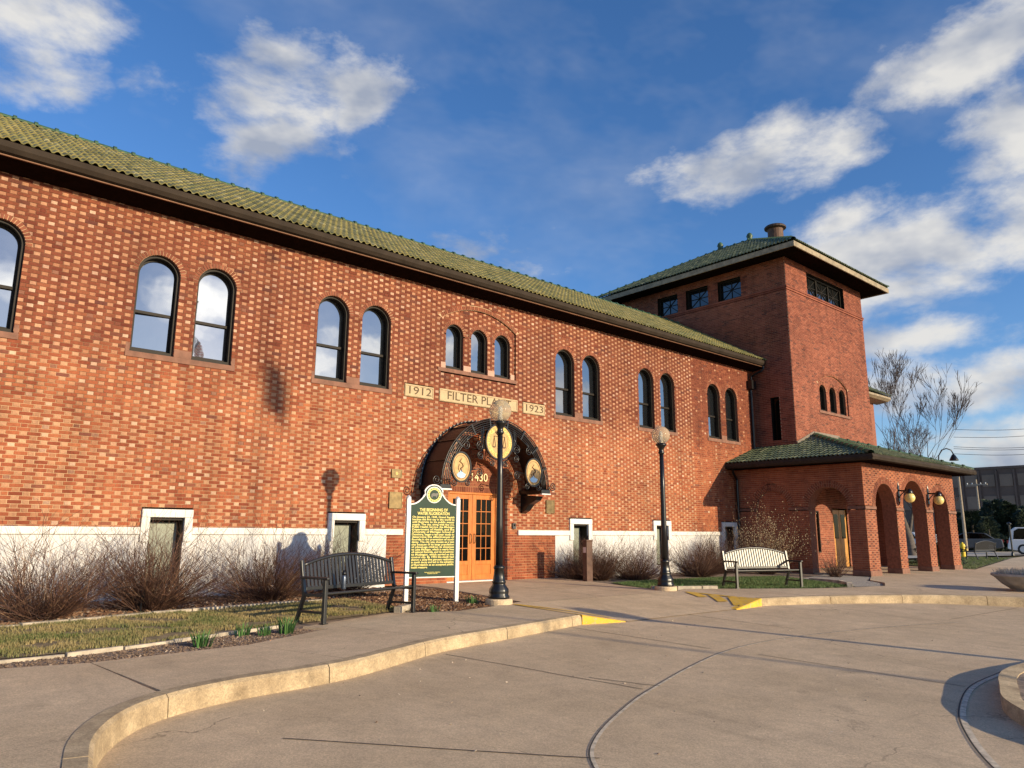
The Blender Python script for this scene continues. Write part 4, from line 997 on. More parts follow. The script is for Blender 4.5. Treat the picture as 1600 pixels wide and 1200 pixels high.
for y in (ry0, ry1):
    q = MB(); q.lathe([(.10, 0), (.14, .08), (.11, .16), (.15, .24), (.10, .36), (.02, .42)], (cx_, y, trz-.03), 12); q.build('finial', M['ridge'], troof, smooth=True)
q = MB(); q.lathe([(.34, 12.6), (.34, 14.72)], (29.9, .9, 0), 20); q.build('chimney', plain('rusty vent stack', (.10, .05, .03), .7, var=.4), troof); q = MB(); q.lathe([(.34, 14.70), (.47, 14.74), (.48, 14.80), (.42, 14.86), (.1, 14.90)], (29.9, .9, 0), 20); q.build('chimney_cap', plain('dark vent cap', (.05, .03, .022), .7), troof)
# --- wing right of the tower
q = MB(); q.box(TX1, 36.5, .0, 6.6, -.1, 7.45); q.build('wing_wall', M['brick_plain'], BLD)
sweepx('wing_gutter', [(-.63, 7.66), (-.66, 7.56), (-.52, 7.46), (-.3, 7.42), (.02, 7.38), (.02, 7.66)], TX1+.01, 36.95, M['fascia'], BLD)
q = MB(); q.add([(TX1, EY, EZ), (37, EY, EZ), (37, RY, RZ), (TX1, RY, RZ), (37, 7.4, EZ), (TX1, 7.4, EZ)], [(0, 1, 2, 3), (3, 2, 4, 5), (1, 4, 2)]); wr = q.build('wing_roof', M['tile_dark'], BLD)
tile_slope((TX1+.02, EY-.05, EZ+.02), (1, 0, 0), (0, 1, 0), sl, 4.7, RY-EY, lambda u, v: v < RY-EY-.1, M['tile_dark'], wr)
# --- porch
PX0, PX1, PY0 = 24.10, 32.00, -4.55; PZ = 3.52
frPF = FRONT(PY0); frPL = LEFT(PX0)
pa = [(25.68, 1.60, 2.06), (28.06, 2.0, 2.07), (30.45, 1.56, 2.04)]
pb = MB(); pm = MB()
fblk = [arch_blk(c, w_, 0, z, .22) for c, w_, z in pa]
impost = [(PX0, 24.88), (26.48, 27.06), (29.06, 29.67), (31.23, PX1)]
fblk += [rect_blk(a, c, 2.0, 2.09) for a, c in impost]
brickwork(frPF, PX0, PX1, .0, PZ, fblk, pb, pm, 'flemish')
la = [(-3.36, 1.31, 2.08)]; blind = (-1.38, 1.2, 2.08)
lblk2 = [arch_blk(c, w_, 0, z, .22) for c, w_, z in la]+[arch_blk(blind[0], blind[1], 0, blind[2], .22)]+[rect_blk(PY0, -4.015, 2.0, 2.09), rect_blk(-2.705, -1.98, 2.0, 2.09), rect_blk(-.78, 0, 2.0, 2.09)]
brickwork(frPL, PY0, 0, 0, PZ, lblk2, pb, pm, 'running')
brickwork(LEFT(PX0+.06), blind[0]-.6, blind[0]+.6, 0, 2.7, [lambda z: (-9, blind[0]-math.sqrt(max(1e-4, .36-max(0, z-2.08)**2))), lambda z: (blind[0]+math.sqrt(max(1e-4, .36-max(0, z-2.08)**2)), 9)], pb, pm, 'running')
for c, w_, z in pa:
    voussoirs(frPF, c, z, w_/2+.003, w_/2+.105, 0, PI, int(w_*22), vous); voussoirs(frPF, c, z, w_/2+.112, w_/2+.215, 0, PI, int(w_*25), vous); ringback(frPF, c, z, w_/2, w_/2+.22, 0, PI, 20, None)
    reveal(frPF, arch_pts(c, w_, -.06, z), .004, -.45, None)
for c, w_, z, dp in ((*la[0], .45), (*blind, .06)):
    voussoirs(frPL, c, z, w_/2+.003, w_/2+.105, 0, PI, int(w_*22), vous); voussoirs(frPL, c, z, w_/2+.112, w_/2+.215, 0, PI, int(w_*25), vous); ringback(frPL, c, z, w_/2, w_/2+.22, 0, PI, 20, None)
    reveal(frPL, arch_pts(c, w_, -.06, z), .004, -dp, None)
tag(pb.build('porch_brickwork', [M['porch_brick'], M['porch_header']], BLD, fix=False), kind='stuff'); pm.build('porch_wall', M['tower_mortar'], BLD, fix=False)
# inner faces of the porch walls, with the same arches
def inner_face(fr, u0, u1, z1, arches, mb):
    z = -.06
    while z < z1-.001:
        zb = min(z+.1, z1); zm = (z+zb)/2; cur = u0
        for c, w_, zs in sorted(arches):
            h = w_/2 if zm < zs else (math.sqrt((w_/2)**2-(zm-zs)**2) if zm-zs < w_/2 else 0)
            if h > 0:
                mb.quad(fr(cur, z, 0), fr(c-h, z, 0), fr(c-h, zb, 0), fr(cur, zb, 0)); cur = c+h
        mb.quad(fr(cur, z, 0), fr(u1, z, 0), fr(u1, zb, 0), fr(cur, zb, 0)); z = zb
q = MB(); inner_face(lambda u, z, d: (u, PY0+.45, z), PX0, PX1, PZ, pa, q); inner_face(lambda u, z, d: (PX0+.45, u, z), PY0, -1.6, PZ, la, q)
ra = [(-3.1, 1.7, 2.08)]
inner_face(lambda u, z, d: (PX1, u, z), PY0, -1.6, PZ, ra, q); inner_face(lambda u, z, d: (PX1-.45, u, z), PY0, -1.6, PZ, ra, q)
reveal(lambda u, z, d: (PX1+d, u, z), arch_pts(-3.1, 1.7, -.06, 2.08), 0, -.45, q)
q.box(PX0+.45, TX0+.0, -1.72, -1.61, -.06, PZ)
q.build('porch_inner_wall', M['brick_plain'], BLD, fix=False)
q = MB(); q.box(PX0+.2, PX1-.1, PY0+.2, TY0-.02, PZ-.12, PZ-.06); q.build('porch_ceiling', M['soffit'], BLD)
q = MB()
for a, c in impost: q.box(a-.012, c+.012, PY0-.028, PY0+.02, 2.0, 2.088)
for a, c in ((PY0+.03, -4.015), (-2.705, -1.98), (-.78, -.02)): q.box(PX0-.026, PX0+.02, a, c+.01, 2.0, 2.087)
q.build('impost', M['sandstone'], BLD)
for a, c in impost: q = MB(); q.box(a-.015 if a > 24.2 else a-.03, c+.015, PY0-.035, PY0+(.55 if a < 24.2 else .46), -.08, .10); q.build('pier_base', M['sandstone'], BLD, bevel=.02)
q = MB(); q.box(PX0-.035, PX0+.46, -2.72, -1.97, -.08, .10); q.build('pier_base', M['sandstone'], BLD, bevel=.02)
pd = MB(); pd.box(28.08, 28.64, TY0+.04, TY0+.09, .0, 2.12); pd.box(28.66, 29.22, TY0+.04, TY0+.09, 0, 2.12); po_ = pd.build('porch_door', M['oak_pale'], BLD, bevel=.006)
for x in (28.2, 28.78): q = MB(); q.box(x, x+.32, TY0+.03, TY0+.045, 1.05, 1.95); q.build('pane', M['doorglass'], po_)
q = MB(); q.box(26.45, 26.95, TY0-.02, TY0+.03, .55, 2.05); pw_ = q.build('porch_window', M['darkwood'], BLD); q = MB(); q.box(26.5, 26.9, TY0-.026, TY0-.02, .6, 2.0); q.build('pane', M['doorglass'], pw_)
# porch roof
PE0, PEX1, PEY, PEZ, ps = 23.52, 32.58, -5.13, 3.66, .335
PD = TY0-PEY
q = MB(); zt = PEZ-.03+PD*ps
q.add([(PE0, PEY, PEZ-.03), (PEX1, PEY, PEZ-.03), (PEX1-PD, TY0, zt), (PE0+PD, TY0, zt), (PE0, 0, PEZ-.03), (TX0, 0, PEZ-.03+(TX0-PE0)*ps), (TX0, TY0, PEZ-.03+(TX0-PE0)*ps), (PEX1, TY0, PEZ-.03)],
      [(0, 1, 2, 3), (0, 3, 6, 5, 4), (1, 7, 2)])
proof = q.build('porch_roof', M['tile_dark'], BLD)
tile_slope((PE0-.03, 0, PEZ), (0, -1, 0), (1, 0, 0), ps, -PEY, PD, lambda u, v: (u < 1.6 and v < TX0-PE0-.1) or (u >= 1.6 and v < min(5.13-u, PD)), M['tile_dark'], proof)
tile_slope((PE0, PEY-.03, PEZ), (1, 0, 0), (0, 1, 0), ps, PEX1-PE0, PD, lambda u, v: v < min(u, PEX1-PE0-u, PD-.05), M['tile_dark'], proof)
ridge_run((PE0, PEY, PEZ+.04), (PE0+PD, TY0, PEZ+.04+PD*ps), proof); ridge_run((PEX1, PEY, PEZ+.04), (PEX1-PD, TY0, PEZ+.04+PD*ps), proof)
q = MB(); q.bar((PE0+PD, TY0-.03, PEZ+PD*ps+.08), (PEX1-PD, TY0-.03, PEZ+PD*ps+.08), .06, .16); q.bar((TX0, TY0-.02, PEZ+(TX0-PE0)*ps+.05), (PE0+PD, TY0-.02, PEZ+PD*ps+.1), .04, .16); q.build('flashing', plain('lead flashing', (.20, .16, .12), .6), proof)
q = MB()
gp = [(0, 0), (-.10, .0), (-.13, -.09), (-.10, -.17), (.02, -.19), (.03, 0)]
q.prism(gp, lambda u, z, d: (d, PEY+u+.03, PEZ+z), PE0-.1, PEX1+.1); q.prism(gp, lambda u, z, d: (PE0+u+.03, d, PEZ+z-.003), PEY-.07, -.02); q.build('porch_gutter', M['gutter'], BLD)
q = MB(); q.box(PE0+.05, PEX1-.05, PEY+.05, PY0, PZ-.06, PZ); q.box(PE0+.05, PX0, PY0, -.02, PZ-.062, PZ-.002); q.box(PX1, PEX1-.05, PY0, TY0, PZ-.062, PZ-.002); q.build('porch_soffit', M['soffit'], BLD)
q = MB(); q.tube([(PE0+.05, -.25, PEZ-.19), (PE0+.12, -.2, PEZ-.3), (24.0, -.12, PEZ-.55), (24.0, -.1, 0.05)], .045, 8); q.build('downspout', M['black'], BLD)
tag(vous.build('arch_bricks', M['voussoir'], BLD, fix=False), kind='stuff')
# ------------------------------------------------------------------ entrance canopy
CAN = empty('entrance_canopy', (12.06, 0, 2.26), 0, 'black wrought iron barrel canopy with three round medallions over the oak doors', 'canopy')
CR, CP = 1.72, .85
def arcp(r, y, n_=36, a0=.03, a1=None):
    a1 = PI-a0 if a1 is None else a1
    return [(r*math.cos(a0+(a1-a0)*k/n_), y, r*math.sin(a0+(a1-a0)*k/n_)) for k in range(n_+1)]
NB = 9
for k in range(NB):      # curved roof sheets, one between each pair of ribs
    a0 = .03+(PI-.06)*(k+.01)/NB; a1 = .03+(PI-.06)*(k+.99)/NB; b = MB()
    for j in range(5):
        c0 = a0+(a1-a0)*j/5; c1 = a0+(a1-a0)*(j+1)/5
        P8 = [(r*math.cos(a), y, r*math.sin(a)) for r in (CR-.03, CR-.012) for a in (c0, c1) for y in (-CP+.03, -.01)]
        b.add(P8, [(0, 1, 3, 2), (4, 6, 7, 5), (0, 4, 5, 1), (2, 3, 7, 6), (0, 2, 6, 4), (1, 5, 7, 3)])
    b.build('roof_sheet', M['canopy'], CAN)
for k in range(NB+1):
    a = .03+(PI-.06)*k/NB; b = MB(); b.bar((CR*math.cos(a), -CP, CR*math.sin(a)), (CR*math.cos(a), -.005, CR*math.sin(a)), .03, .03, 0, (math.cos(a), 0, math.sin(a))); b.build('rib', M['black'], CAN)
for r in (1.50, 1.55, 1.60, 1.65, 1.70, 1.745):
    b = MB(); b.tube(arcp(r, -CP-.01), .013, 6); b.build('front_hoop', M['black'], CAN, smooth=True)
for k in range(1, 9):
    a = PI*k/9; b = MB(); b.bar((1.48*math.cos(a), -CP-.012, 1.48*math.sin(a)), (1.76*math.cos(a), -CP-.012, 1.76*math.sin(a)), .035, .035, 0, (0, 1, 0)); b.build('clip', M['black'], CAN)
b = MB(); b.tube(arcp(CR+.03, -.03), .025, 6); b.build('wall_hoop', M['black'], CAN)
for k in range(44):
    a = .05+(PI-.1)*k/43; b = MB() if k == 0 else b
    if k == 0: studs = MB()
    p = (1.775*math.cos(a), -.03, 1.775*math.sin(a)); studs.box(p[0]-.018, p[0]+.018, -.05, -.012, p[2]-.018, p[2]+.018)
tag(studs.build('edge_studs', plain('grey lead edge', (.22, .20, .17), .6), CAN), kind='stuff')
for sx in (-1, 1):
    b = MB(); b.box(min(sx*1.47, sx*1.78), max(sx*1.47, sx*1.78), -CP-.03, .0, -.06, .045); b.build('side_beam', M['black'], CAN, bevel=.01)
    b = MB(); b.prism([(0, 0), (-CP*.8, -.06), (-CP*.7, -.16), (-.35, -.26), (-.18, -.42), (0, -.50)], lambda u, z, d: (sx*1.62+d, u, z-.06), -.10, .10); b.build('corbel', M['black'], CAN, bevel=.01)
    b = MB(); b.box(sx*1.62-.16, sx*1.62+.16, -CP-.05, -CP+.03, -.085, -.055); b.build('foot_plate', M['silver'], CAN)
def spiral(cx, cz, r, turns, a0, sgn, y, lead=None):
    pts = []
    n_ = int(turns*16)
    for k in range(n_+1):
        t = k/n_; a = a0+sgn*turns*2*PI*t; rr = r*(1-.82*t); pts.append((cx+rr*math.cos(a), y, cz+rr*math.sin(a)))
    return ([lead]+pts) if lead else pts
def scroll(cx, cz, r, turns, a0, sgn, lead=None, th=.014):
    b = MB(); b.tube(spiral(cx, cz, r, turns, a0, sgn, -CP-.015, lead), th, 6); b.build('scroll', M['black'], CAN, smooth=True)
for sx in (-1, 1):
    A = 0 if sx > 0 else PI
    scroll(sx*1.88, .14, .12, 1.8, A+PI*1.0, sx, (sx*1.73, -CP-.015, .02)); scroll(sx*1.36, .10, .09, 1.6, A, -sx, (sx*1.5, -CP-.015, .05))
    scroll(sx*.60, 1.02, .115, 1.8, PI/2, -sx, (sx*.46, -CP-.015, 1.40)); scroll(sx*.58, .78, .10, 1.7, PI/2, -sx, (sx*.47, -CP-.015, 1.0))
    scroll(sx*.22, .62, .085, 1.6, PI/2, sx, (sx*.36, -CP-.015, .76)); scroll(sx*1.03, 1.00, .11, 1.7, PI/2, sx, (sx*.92, -CP-.015, 1.22)); scroll(sx*.98, .10, .08, 1.6, PI/2, sx, (sx*1.1, -CP-.015, .12))
    scroll(sx*.62, .36, .10, 1.6, PI/2, sx, (sx*.86, -CP-.015, .42))
    b = MB(); b.tube([(sx*.50, -CP-.015, 1.50), (sx*.52, -CP-.015, 1.3), (sx*.5, -CP-.015, 1.1), (sx*.47, -CP-.015, .95)], .022, 6); b.tube([(sx*.56, -CP-.015, 1.47), (sx*.575, -CP-.015, 1.3), (sx*.55, -CP-.015, 1.1)], .015, 6); b.build('bracket', M['black'], CAN)
def ellipse(cx, cz, rx, rz, n_=32): return [(cx+rx*math.cos(2*PI*k/n_), cz+rz*math.sin(2*PI*k/n_)) for k in range(n_)]
frC = lambda u, z, d: (u, -CP-d, z)
b = MB(); b.prism(ellipse(0, 1.16, .43, .43), frC, .035, .0); med = b.build('medallion', M['goldtan'], CAN); med['label'] = 'large gold seal with raised lettering round its rim'
b = MB(); b.ring(ellipse(0, 1.16, .455, .455), ellipse(0, 1.16, .42, .42), frC, .055, -.01); b.build('rim', M['black'], med)
b = MB(); b.ring(ellipse(0, 1.16, .415, .415), ellipse(0, 1.16, .285, .285), frC, .041, .03); b.build('lettering_band', M['gold'], med)
for txt, a_mid, sgn in (('CITY OF GRAND RAPIDS', PI/2, -1), ('MICHIGAN', -PI/2, 1)):
    tot = len(txt)*.150 if sgn < 0 else len(txt)*.17
    for i, ch in enumerate(txt):
        if ch == ' ': continue
        a = a_mid+sgn*(-tot/2+tot*(i+.5)/len(txt))*1.35 if sgn < 0 else a_mid+(-tot/2+tot*(i+.5)/len(txt))*1.35
        me = text_mesh(ch, .115, .004); me.materials.append(M['signyellow'])
        o = link('letter', me, med); o.location = (.35*math.cos(a), -CP-.046, 1.16+.35*math.sin(a))
        o.rotation_euler = Euler((PI/2, 0, 0)).to_matrix().to_euler(); o.rotation_mode = 'QUATERNION'
        base = Matrix.Rotation(PI/2, 3, 'X'); rot = Matrix.Rotation(-(a-PI/2 if sgn < 0 else a+PI/2), 3, 'Y'); o.rotation_quaternion = (rot@base).to_quaternion()
b = MB()
b.bar(frC(-.18, 1.30, .045), frC(.18, 1.30, .045), .014, .014); b.bar(frC(0, 1.02, .045), frC(0, 1.40, .045), .02, .014)
for sx in (-1, 1):
    b.bar(frC(sx*.17, 1.30, .045), frC(sx*.12, 1.05, .045), .008, .008); b.bar(frC(sx*.17, 1.30, .045), frC(sx*.21, 1.05, .045), .008, .008)
    b.prism([(sx*.165+.055*math.cos(PI+PI*k/8), 1.05+.04*math.sin(PI+PI*k/8)) for k in range(9)], frC, .05, .03)
    b.prism([(sx*.02, 1.36), (sx*.12, 1.44), (sx*.14, 1.40), (sx*.05, 1.32)], frC, .05, .03)
b.build('scales_relief', M['reliefbrown'], med)
for sx in (-1, 1):
    cx, cz = sx*1.18, .47
    b = MB(); b.prism(ellipse(cx, cz, .265, .33), frC, .03, .0); med2 = b.build('medallion', M['goldtan'], CAN); med2['label'] = 'oval tan medallion with a blue water scene'
    b = MB(); b.ring(ellipse(cx, cz, .30, .37), ellipse(cx, cz, .265, .335), frC, .05, -.01); b.build('rim', M['black'], med2)
    b = MB(); b.ring(ellipse(cx, cz, .225, .29), ellipse(cx, cz, .215, .28), frC, .036, .028); b.build('inner_line', M['reliefbrown'], med2)
    b = MB(); b.tube([frC(cx+.015, cz+.20, .035), frC(cx-.05, cz+.13, .035), frC(cx+.03, cz+.08, .035), frC(cx+.06, cz+.02, .035), frC(cx-.02, cz-.04, .035), frC(cx+.03, cz-.12, .035)], [.008, .016, .012, .018, .02, .012], 6); b.tube([frC(cx-.06, cz+.06, .035), frC(cx-.09, cz-.03, .035), frC(cx-.04, cz-.13, .035)], .009, 6); b.build('figure_relief', M['reliefbrown'], med2)
    b = MB(); b.prism([(cx-.03, cz-.10), (cx+.02, cz-.06), (cx+.05, cz-.13), (cx+.14, cz-.17), (cx+.10, cz-.24), (cx, cz-.265), (cx-.10, cz-.235), (cx-.13, cz-.18)], frC, .037, .028); b.build('water_relief', M['waterblue'], med2)
# ------------------------------------------------------------------ bronze plaques by the door
for x0, x1, z0, z1, lab in ((9.49, 9.77, 2.45, 2.65, 'small square bronze plaque above a larger one beside the entrance'), (9.45, 9.80, 1.74, 2.12, 'larger bronze plaque below a small square one beside the entrance'), (14.51, 14.83, 1.73, 2.09, 'bronze plaque under the canopy end on the cellar window side of the entrance')):
    r = empty('bronze_plaque', ((x0+x1)/2, 0, z0), 0, lab, 'plaque'); h = (x1-x0)/2
    b = MB(); b.box(-h, h, -.035, -.008, 0, z1-z0); b.build('plate', M['bronze'], r, bevel=.005)
    b = MB(); fq = lambda u, z, d: (u, -d, z); b.ring([(-h, 0), (h, 0), (h, z1-z0), (-h, z1-z0)], [(-h+.02, .02), (h-.02, .02), (h-.02, z1-z0-.02), (-h+.02, z1-z0-.02)], fq, .045, .03); b.build('border', M['bronze'], r)
    b = MB()
    if z1-z0 < .3: b.prism(ellipse(0, (z1-z0)/2, .04, .04, 6), fq, .04, .03)
    else:
        for k in range(6): b.box(-h+.05+.01*(k % 2), h-.05-.02*(k % 3), -.039, -.034, .06+k*.045, .06+k*.045+.014)
    b.build('raised_detail', M['gold'] if z1-z0 < .3 else M['bronze'], r)
r = empty('intercom', (13.32, 0, 1.30), 0, 'small dark intercom box on the brick beside the door', 'intercom')
b = MB(); b.box(-.055, .055, -.06, -.008, 0, .15); b.build('case', plain('dark grey plastic', (.05, .05, .05), .5), r, bevel=.008); b = MB(); b.box(-.03, .03, -.064, -.06, .07, .12); b.build('screen', M['doorglass'], r)
# ------------------------------------------------------------------ lamp posts
def make_lamp(loc, label):
    r = empty('lamp_post', loc, 0, label, 'lamp post', 'globe lamp posts along the drive')
    b = MB(); b.lathe([(.25, -.1), (.25, .07), (.235, .09)], n=24); b.build('footing', M['walk'], r)
    b = MB(); b.lathe([(.185, .09), (.19, .13), (.165, .16), (.175, .20), (.17, .26), (.12, .33), (.115, .36), (.13, .38), (.11, .41), (.085, .60), (.10, .62), (.10, .65), (.075, .68)], n=32, flute=.03, nf=8); b.build('base', M['black'], r, smooth=True)
    b = MB(); b.lathe([(.066, .66), (.063, 1.4), (.055, 2.3), (.047, 3.12)], n=24, flute=.035, nf=12); b.build('shaft', M['black'], r, smooth=True)
    b = MB(); b.lathe([(.05, 3.08), (.075, 3.12), (.06, 3.15), (.055, 3.20), (.10, 3.27), (.13, 3.30), (.12, 3.33), (.09, 3.34)], n=24); b.build('capital', M['black'], r, smooth=True)
    b = MB(); R_ = .212; zc_ = 3.34+.195; b.lathe([(max(.004, R_*math.cos(a)), zc_+R_*math.sin(a)) for a in [(-1.15+2.70*k/18) for k in range(19)]], n=32); g_ = b.build('globe', M['globe'], r, smooth=True)
    b = MB(); b.lathe([(.05, 3.34), (.05, 3.42), (.035, 3.44), (.04, 3.50), (.045, 3.56), (.02, 3.62)], n=14); b.build('bulb', M['white'], g_, smooth=True)
    return r
make_lamp((9.13, -4.34, S(-4.34)), 'black lamp post with smoked globe beside the green history sign')
make_lamp((14.22, -4.22, S(-4.22)), 'black lamp post with smoked globe beside the white edging on the lawn')
l3 = make_lamp((13.9, -19.2, DR(-19.2)), 'large black lamp post with smoked globe standing across the drive'); l3.scale = (1.3, 1.3, 1.12)
# ------------------------------------------------------------------ benches
def make_bench(loc, rz, label):
    r = empty('park_bench', loc, rz, label, 'bench', 'black slatted park benches')
    H = .955
    for sx in (-1, 1):
        x = sx*H
        b = MB(); b.box(x-.028, x+.028, -.028, .028, 0, .60); b.build('leg', M['bench'], r, bevel=.006)
        b = MB(); b.bar((x, .40, .42), (x, .56, 0), .05, .05, 0, (1, 0, 0)); b.build('leg', M['bench'], r, bevel=.006)
        b = MB(); b.bar((x, .42, .38), (x, .512, .86), .05, .05, 0, (1, 0, 0)); b.build('back_post', M['bench'], r, bevel=.006)
        b = MB(); b.box(x-.033, x+.033, -.07, .50, .60, .635); b.build('armrest', M['bench'], r, bevel=.01)
        b = MB(); b.box(x-.02, x+.02, .02, .52, .13, .165); b.box(x-.022, x+.022, .02, .42, .36, .40); b.build('side_rail', M['bench'], r, bevel=.005)
        for y in (0, .56): b = MB(); b.box(x-.045, x+.045, y-.045, y+.045, -.0, .012); b.build('foot_plate', M['bench'], r)
    for k in range(6):
        y0 = .0+k*.072; zt = .43-.012*k+(.0 if k else -.01); b = MB(); b.box(-H+.03, H-.03, y0, y0+.058, zt-.025, zt); b.build('seat_slat', M['bench'], r, bevel=.006)
    def bk(z): return .42+(z-.40)*.2
    def top(x): return .78+.15*(1-(x/H)**2)
    b = MB(); b.bar((-H+.03, bk(.46), .46), (H-.03, bk(.46), .46), .035, .05); b.build('lower_rail', M['bench'], r, bevel=.005)
    b = MB(); b.tube([(x, bk(top(x)), top(x)) for x in [(-H+.02)+(2*H-.04)*k/24 for k in range(25)]], .027, 8); b.build('top_rail', M['bench'], r, smooth=True)
    n_ = 25
    for k in range(n_):
        x = -H+.085+(2*H-.17)*k/(n_-1); z1 = top(x)-.01; b = MB(); b.bar((x, bk(.47), .47), (x, bk(z1), z1), .042, .014, 0, (0, 1, .3)); b.build('back_slat', M['bench'], r)
    return r
make_bench((6.16, -4.87, S(-4.87)+.002), .27, 'black slatted bench with a steel bottle on its seat')
make_bench((17.03, -5.19, S(-5.19)+.002), -.36, 'slatted bench shining silver in the sun on the green lawn edge')
r = empty('water_bottle', (5.74, -4.74, S(-4.9)+.43), 0, 'dark steel water bottle standing on the bench seat', 'bottle')
b = MB(); b.lathe([(.034, 0), (.037, .01), (.037, .17), (.03, .20), (.026, .205)], n=18); b.build('body', plain('blue grey steel', (.10, .12, .16), .3, metal=.6), r, smooth=True)
b = MB(); b.lathe([(.03, .205), (.03, .235), (.022, .25), (.014, .275)], n=16); b.build('cap', M['black'], r, smooth=True)
# ------------------------------------------------------------------ history sign
sgn_a = math.atan2(-.23, .99)
SG = empty('history_sign', (8.25, -3.47, S(-3.47)+.0), sgn_a, 'green roadside history marker with yellow lettering between two silver posts', 'sign')
for sx in (-1, 1):
    b = MB(); b.box(sx*.495-.038, sx*.495+.038, -.038, .038, -.05, 1.86); p = b.build('post', M['silver'], SG, bevel=.006)
    b = MB(); b.lathe([(.05, 1.86), (.05, 1.88), (.03, 1.905), (.008, 1.92)], (sx*.495, 0, 0), 10); b.build('cap', M['silver'], p)
hw = .452
def crown(off):
    pts = [(-hw-off, .45-off), (hw+off, .45-off), (hw+off, 1.74+off*.6)]
    prof = []
    for k in range(13):
        t = k/12; x = hw-(hw-.165)*t; z = 1.75+.19*(t**2.2); prof.append((x, z))
    for k in range(1, 16):
        a = .18+(PI-.36)*k/16; prof.append((.185*math.cos(a), 1.93+.185*math.sin(a)))
    left = [(-x, z) for x, z in prof[:13]][::-1]
    allp = prof+left
    if off: allp = [(x*(1+off/.45) if abs(x) > .2 else x*(1+off/.2), z+off) for x, z in allp]
    return pts+allp
fS = lambda u, z, d: (u, -d, z)
b = MB(); b.prism(crown(.016), fS, .018, -.018); bo = b.build('board_edge', M['white'], SG)
b = MB(); b.prism(crown(-.004), fS, .022, -.022); bd_ = b.build('board', M['signgreen'], SG)
b = MB(); b.prism(ellipse(0, 1.935, .152, .152), fS, .027, .018); em = b.build('emblem', M['white'], SG)
b = MB(); b.prism(ellipse(0, 1.935, .138, .138), fS, .030, .02); b.build('emblem_field', M['signgreen'], em)
b = MB(); b.ring(ellipse(0, 1.935, .135, .135), ellipse(0, 1.935, .095, .095), fS, .032, .025); b.build('emblem_ring', M['signyellow'], em)
b = MB()
b.prism([(-.07, 1.90), (-.06, 1.95), (-.02, 1.97), (.03, 1.96), (.06, 1.975), (.085, 1.95), (.07, 1.93), (.055, 1.92), (.055, 1.885), (.035, 1.885), (.03, 1.91), (-.03, 1.91), (-.035, 1.885), (-.055, 1.885)], fS, .036, .028); b.build('emblem_animal', M['black'], em)
b = MB()
for k in range(15):
    a = 2*PI*k/15; b.box(-.008, .008, -.036, -.030, -.010, .010, 0, Matrix.Translation((.115*math.cos(a), 0, 1.935+.115*math.sin(a)))@Matrix.Rotation(-a, 4, 'Y'))
b.build('emblem_marks', M['signgreen'], em)
def sign_text(body, size, z, align='CENTER', x=0, box=None, lsp=1.0, fitw=None, parent=bd_):
    me = text_mesh(body, size, .0025, align, box, lsp, bold=size*.022); me.materials.append(M['signyellow'])
    o = link('inscription', me, parent); o.location = (x, -.0255, z); o.rotation_euler = (PI/2, 0, 0)
    if fitw:
        wd = max(v.co.x for v in me.vertices)-min(v.co.x for v in me.vertices); o.scale = (fitw/wd, 1, 1)
    return o
sign_text('THE BEGINNING OF', .077, 1.655, fitw=.56); sign_text('WATER FLUORIDATION', .077, 1.588, fitw=.64)
lines = ['On January 25, 1945, Grand Rapids', 'became the first city in the world to', 'add fluoride to its public water', 'supply. The city, along with the U.S.', 'Public Health Service, the Michigan', 'Department of Health, and the', 'University of Michigan School of', 'Dentistry, began a ten-year study to', 'determine the effectiveness of', 'fluoride in the prevention of tooth', 'decay. The city was chosen as a test', 'site because of its large population', 'of school-age children, its closeness', 'to Lake Michigan, which is nearly free', 'of natural fluoride, and its proximity', 'to Muskegon, which served as the', 'control city. By 1955 the study had', 'shown a sixty-five percent reduction', 'in tooth decay and led to the adoption', 'of fluoridation as an accepted public', 'health measure.']
for k, ln_ in enumerate(lines):
    z = 1.525-k*.0452
    if k < len(lines)-1: sign_text(ln_, .050, z, fitw=.84)
    else:
        o = sign_text(ln_, .050, z, 'LEFT', x=-.42)
for k, t_ in enumerate(('MICHIGAN HISTORICAL COMMISSION', 'REGISTERED LOCAL SITE')): sign_text(t_, .018, .53-k*.022)
# ------------------------------------------------------------------ bollard
r = empty('bollard', (14.7, -1.38, S(-1.38)), 0, 'brown square post standing at the lawn corner by the door walk', 'bollard')
b = MB(); b.box(-.11, .11, -.075, .075, -.05, 1.0); b.build('post', M['rust'], r, bevel=.008); b = MB(); b.box(-.12, .12, -.085, .085, 1.0, 1.05); b.build('cap', M['rust'], r, bevel=.01)
b = MB(); b.box(-.1125, -.108, -.05, .05, .72, .86); b.build('button_plate', M['silver'], r)
r = empty('ground_light', (3.72, -2.0, S(-2.0)-.03), 0, 'small dark garden spotlight at the edge of the shrub bed', 'garden light'); b = MB(); b.lathe([(.012, 0), (.012, .22)], n=8); b.build('stake', M['black'], r); b = MB(); b.lathe([(.02, .20), (.045, .24), (.05, .32), (.04, .33)], n=12); b.build('head', M['black'], r)
r = empty('utility_pipe', (1.62, -.9, S(-.9)-.03), 0, 'pale standpipe with a dark cap against the base wall by the twiggy shrub', 'pipe'); b = MB(); b.lathe([(.035, 0), (.035, 1.02)], n=12); b.build('pipe', M['white'], r); b = MB(); b.lathe([(.05, 1.02), (.06, 1.05), (.055, 1.12), (.02, 1.14)], n=12); b.build('cap', M['black'], r)
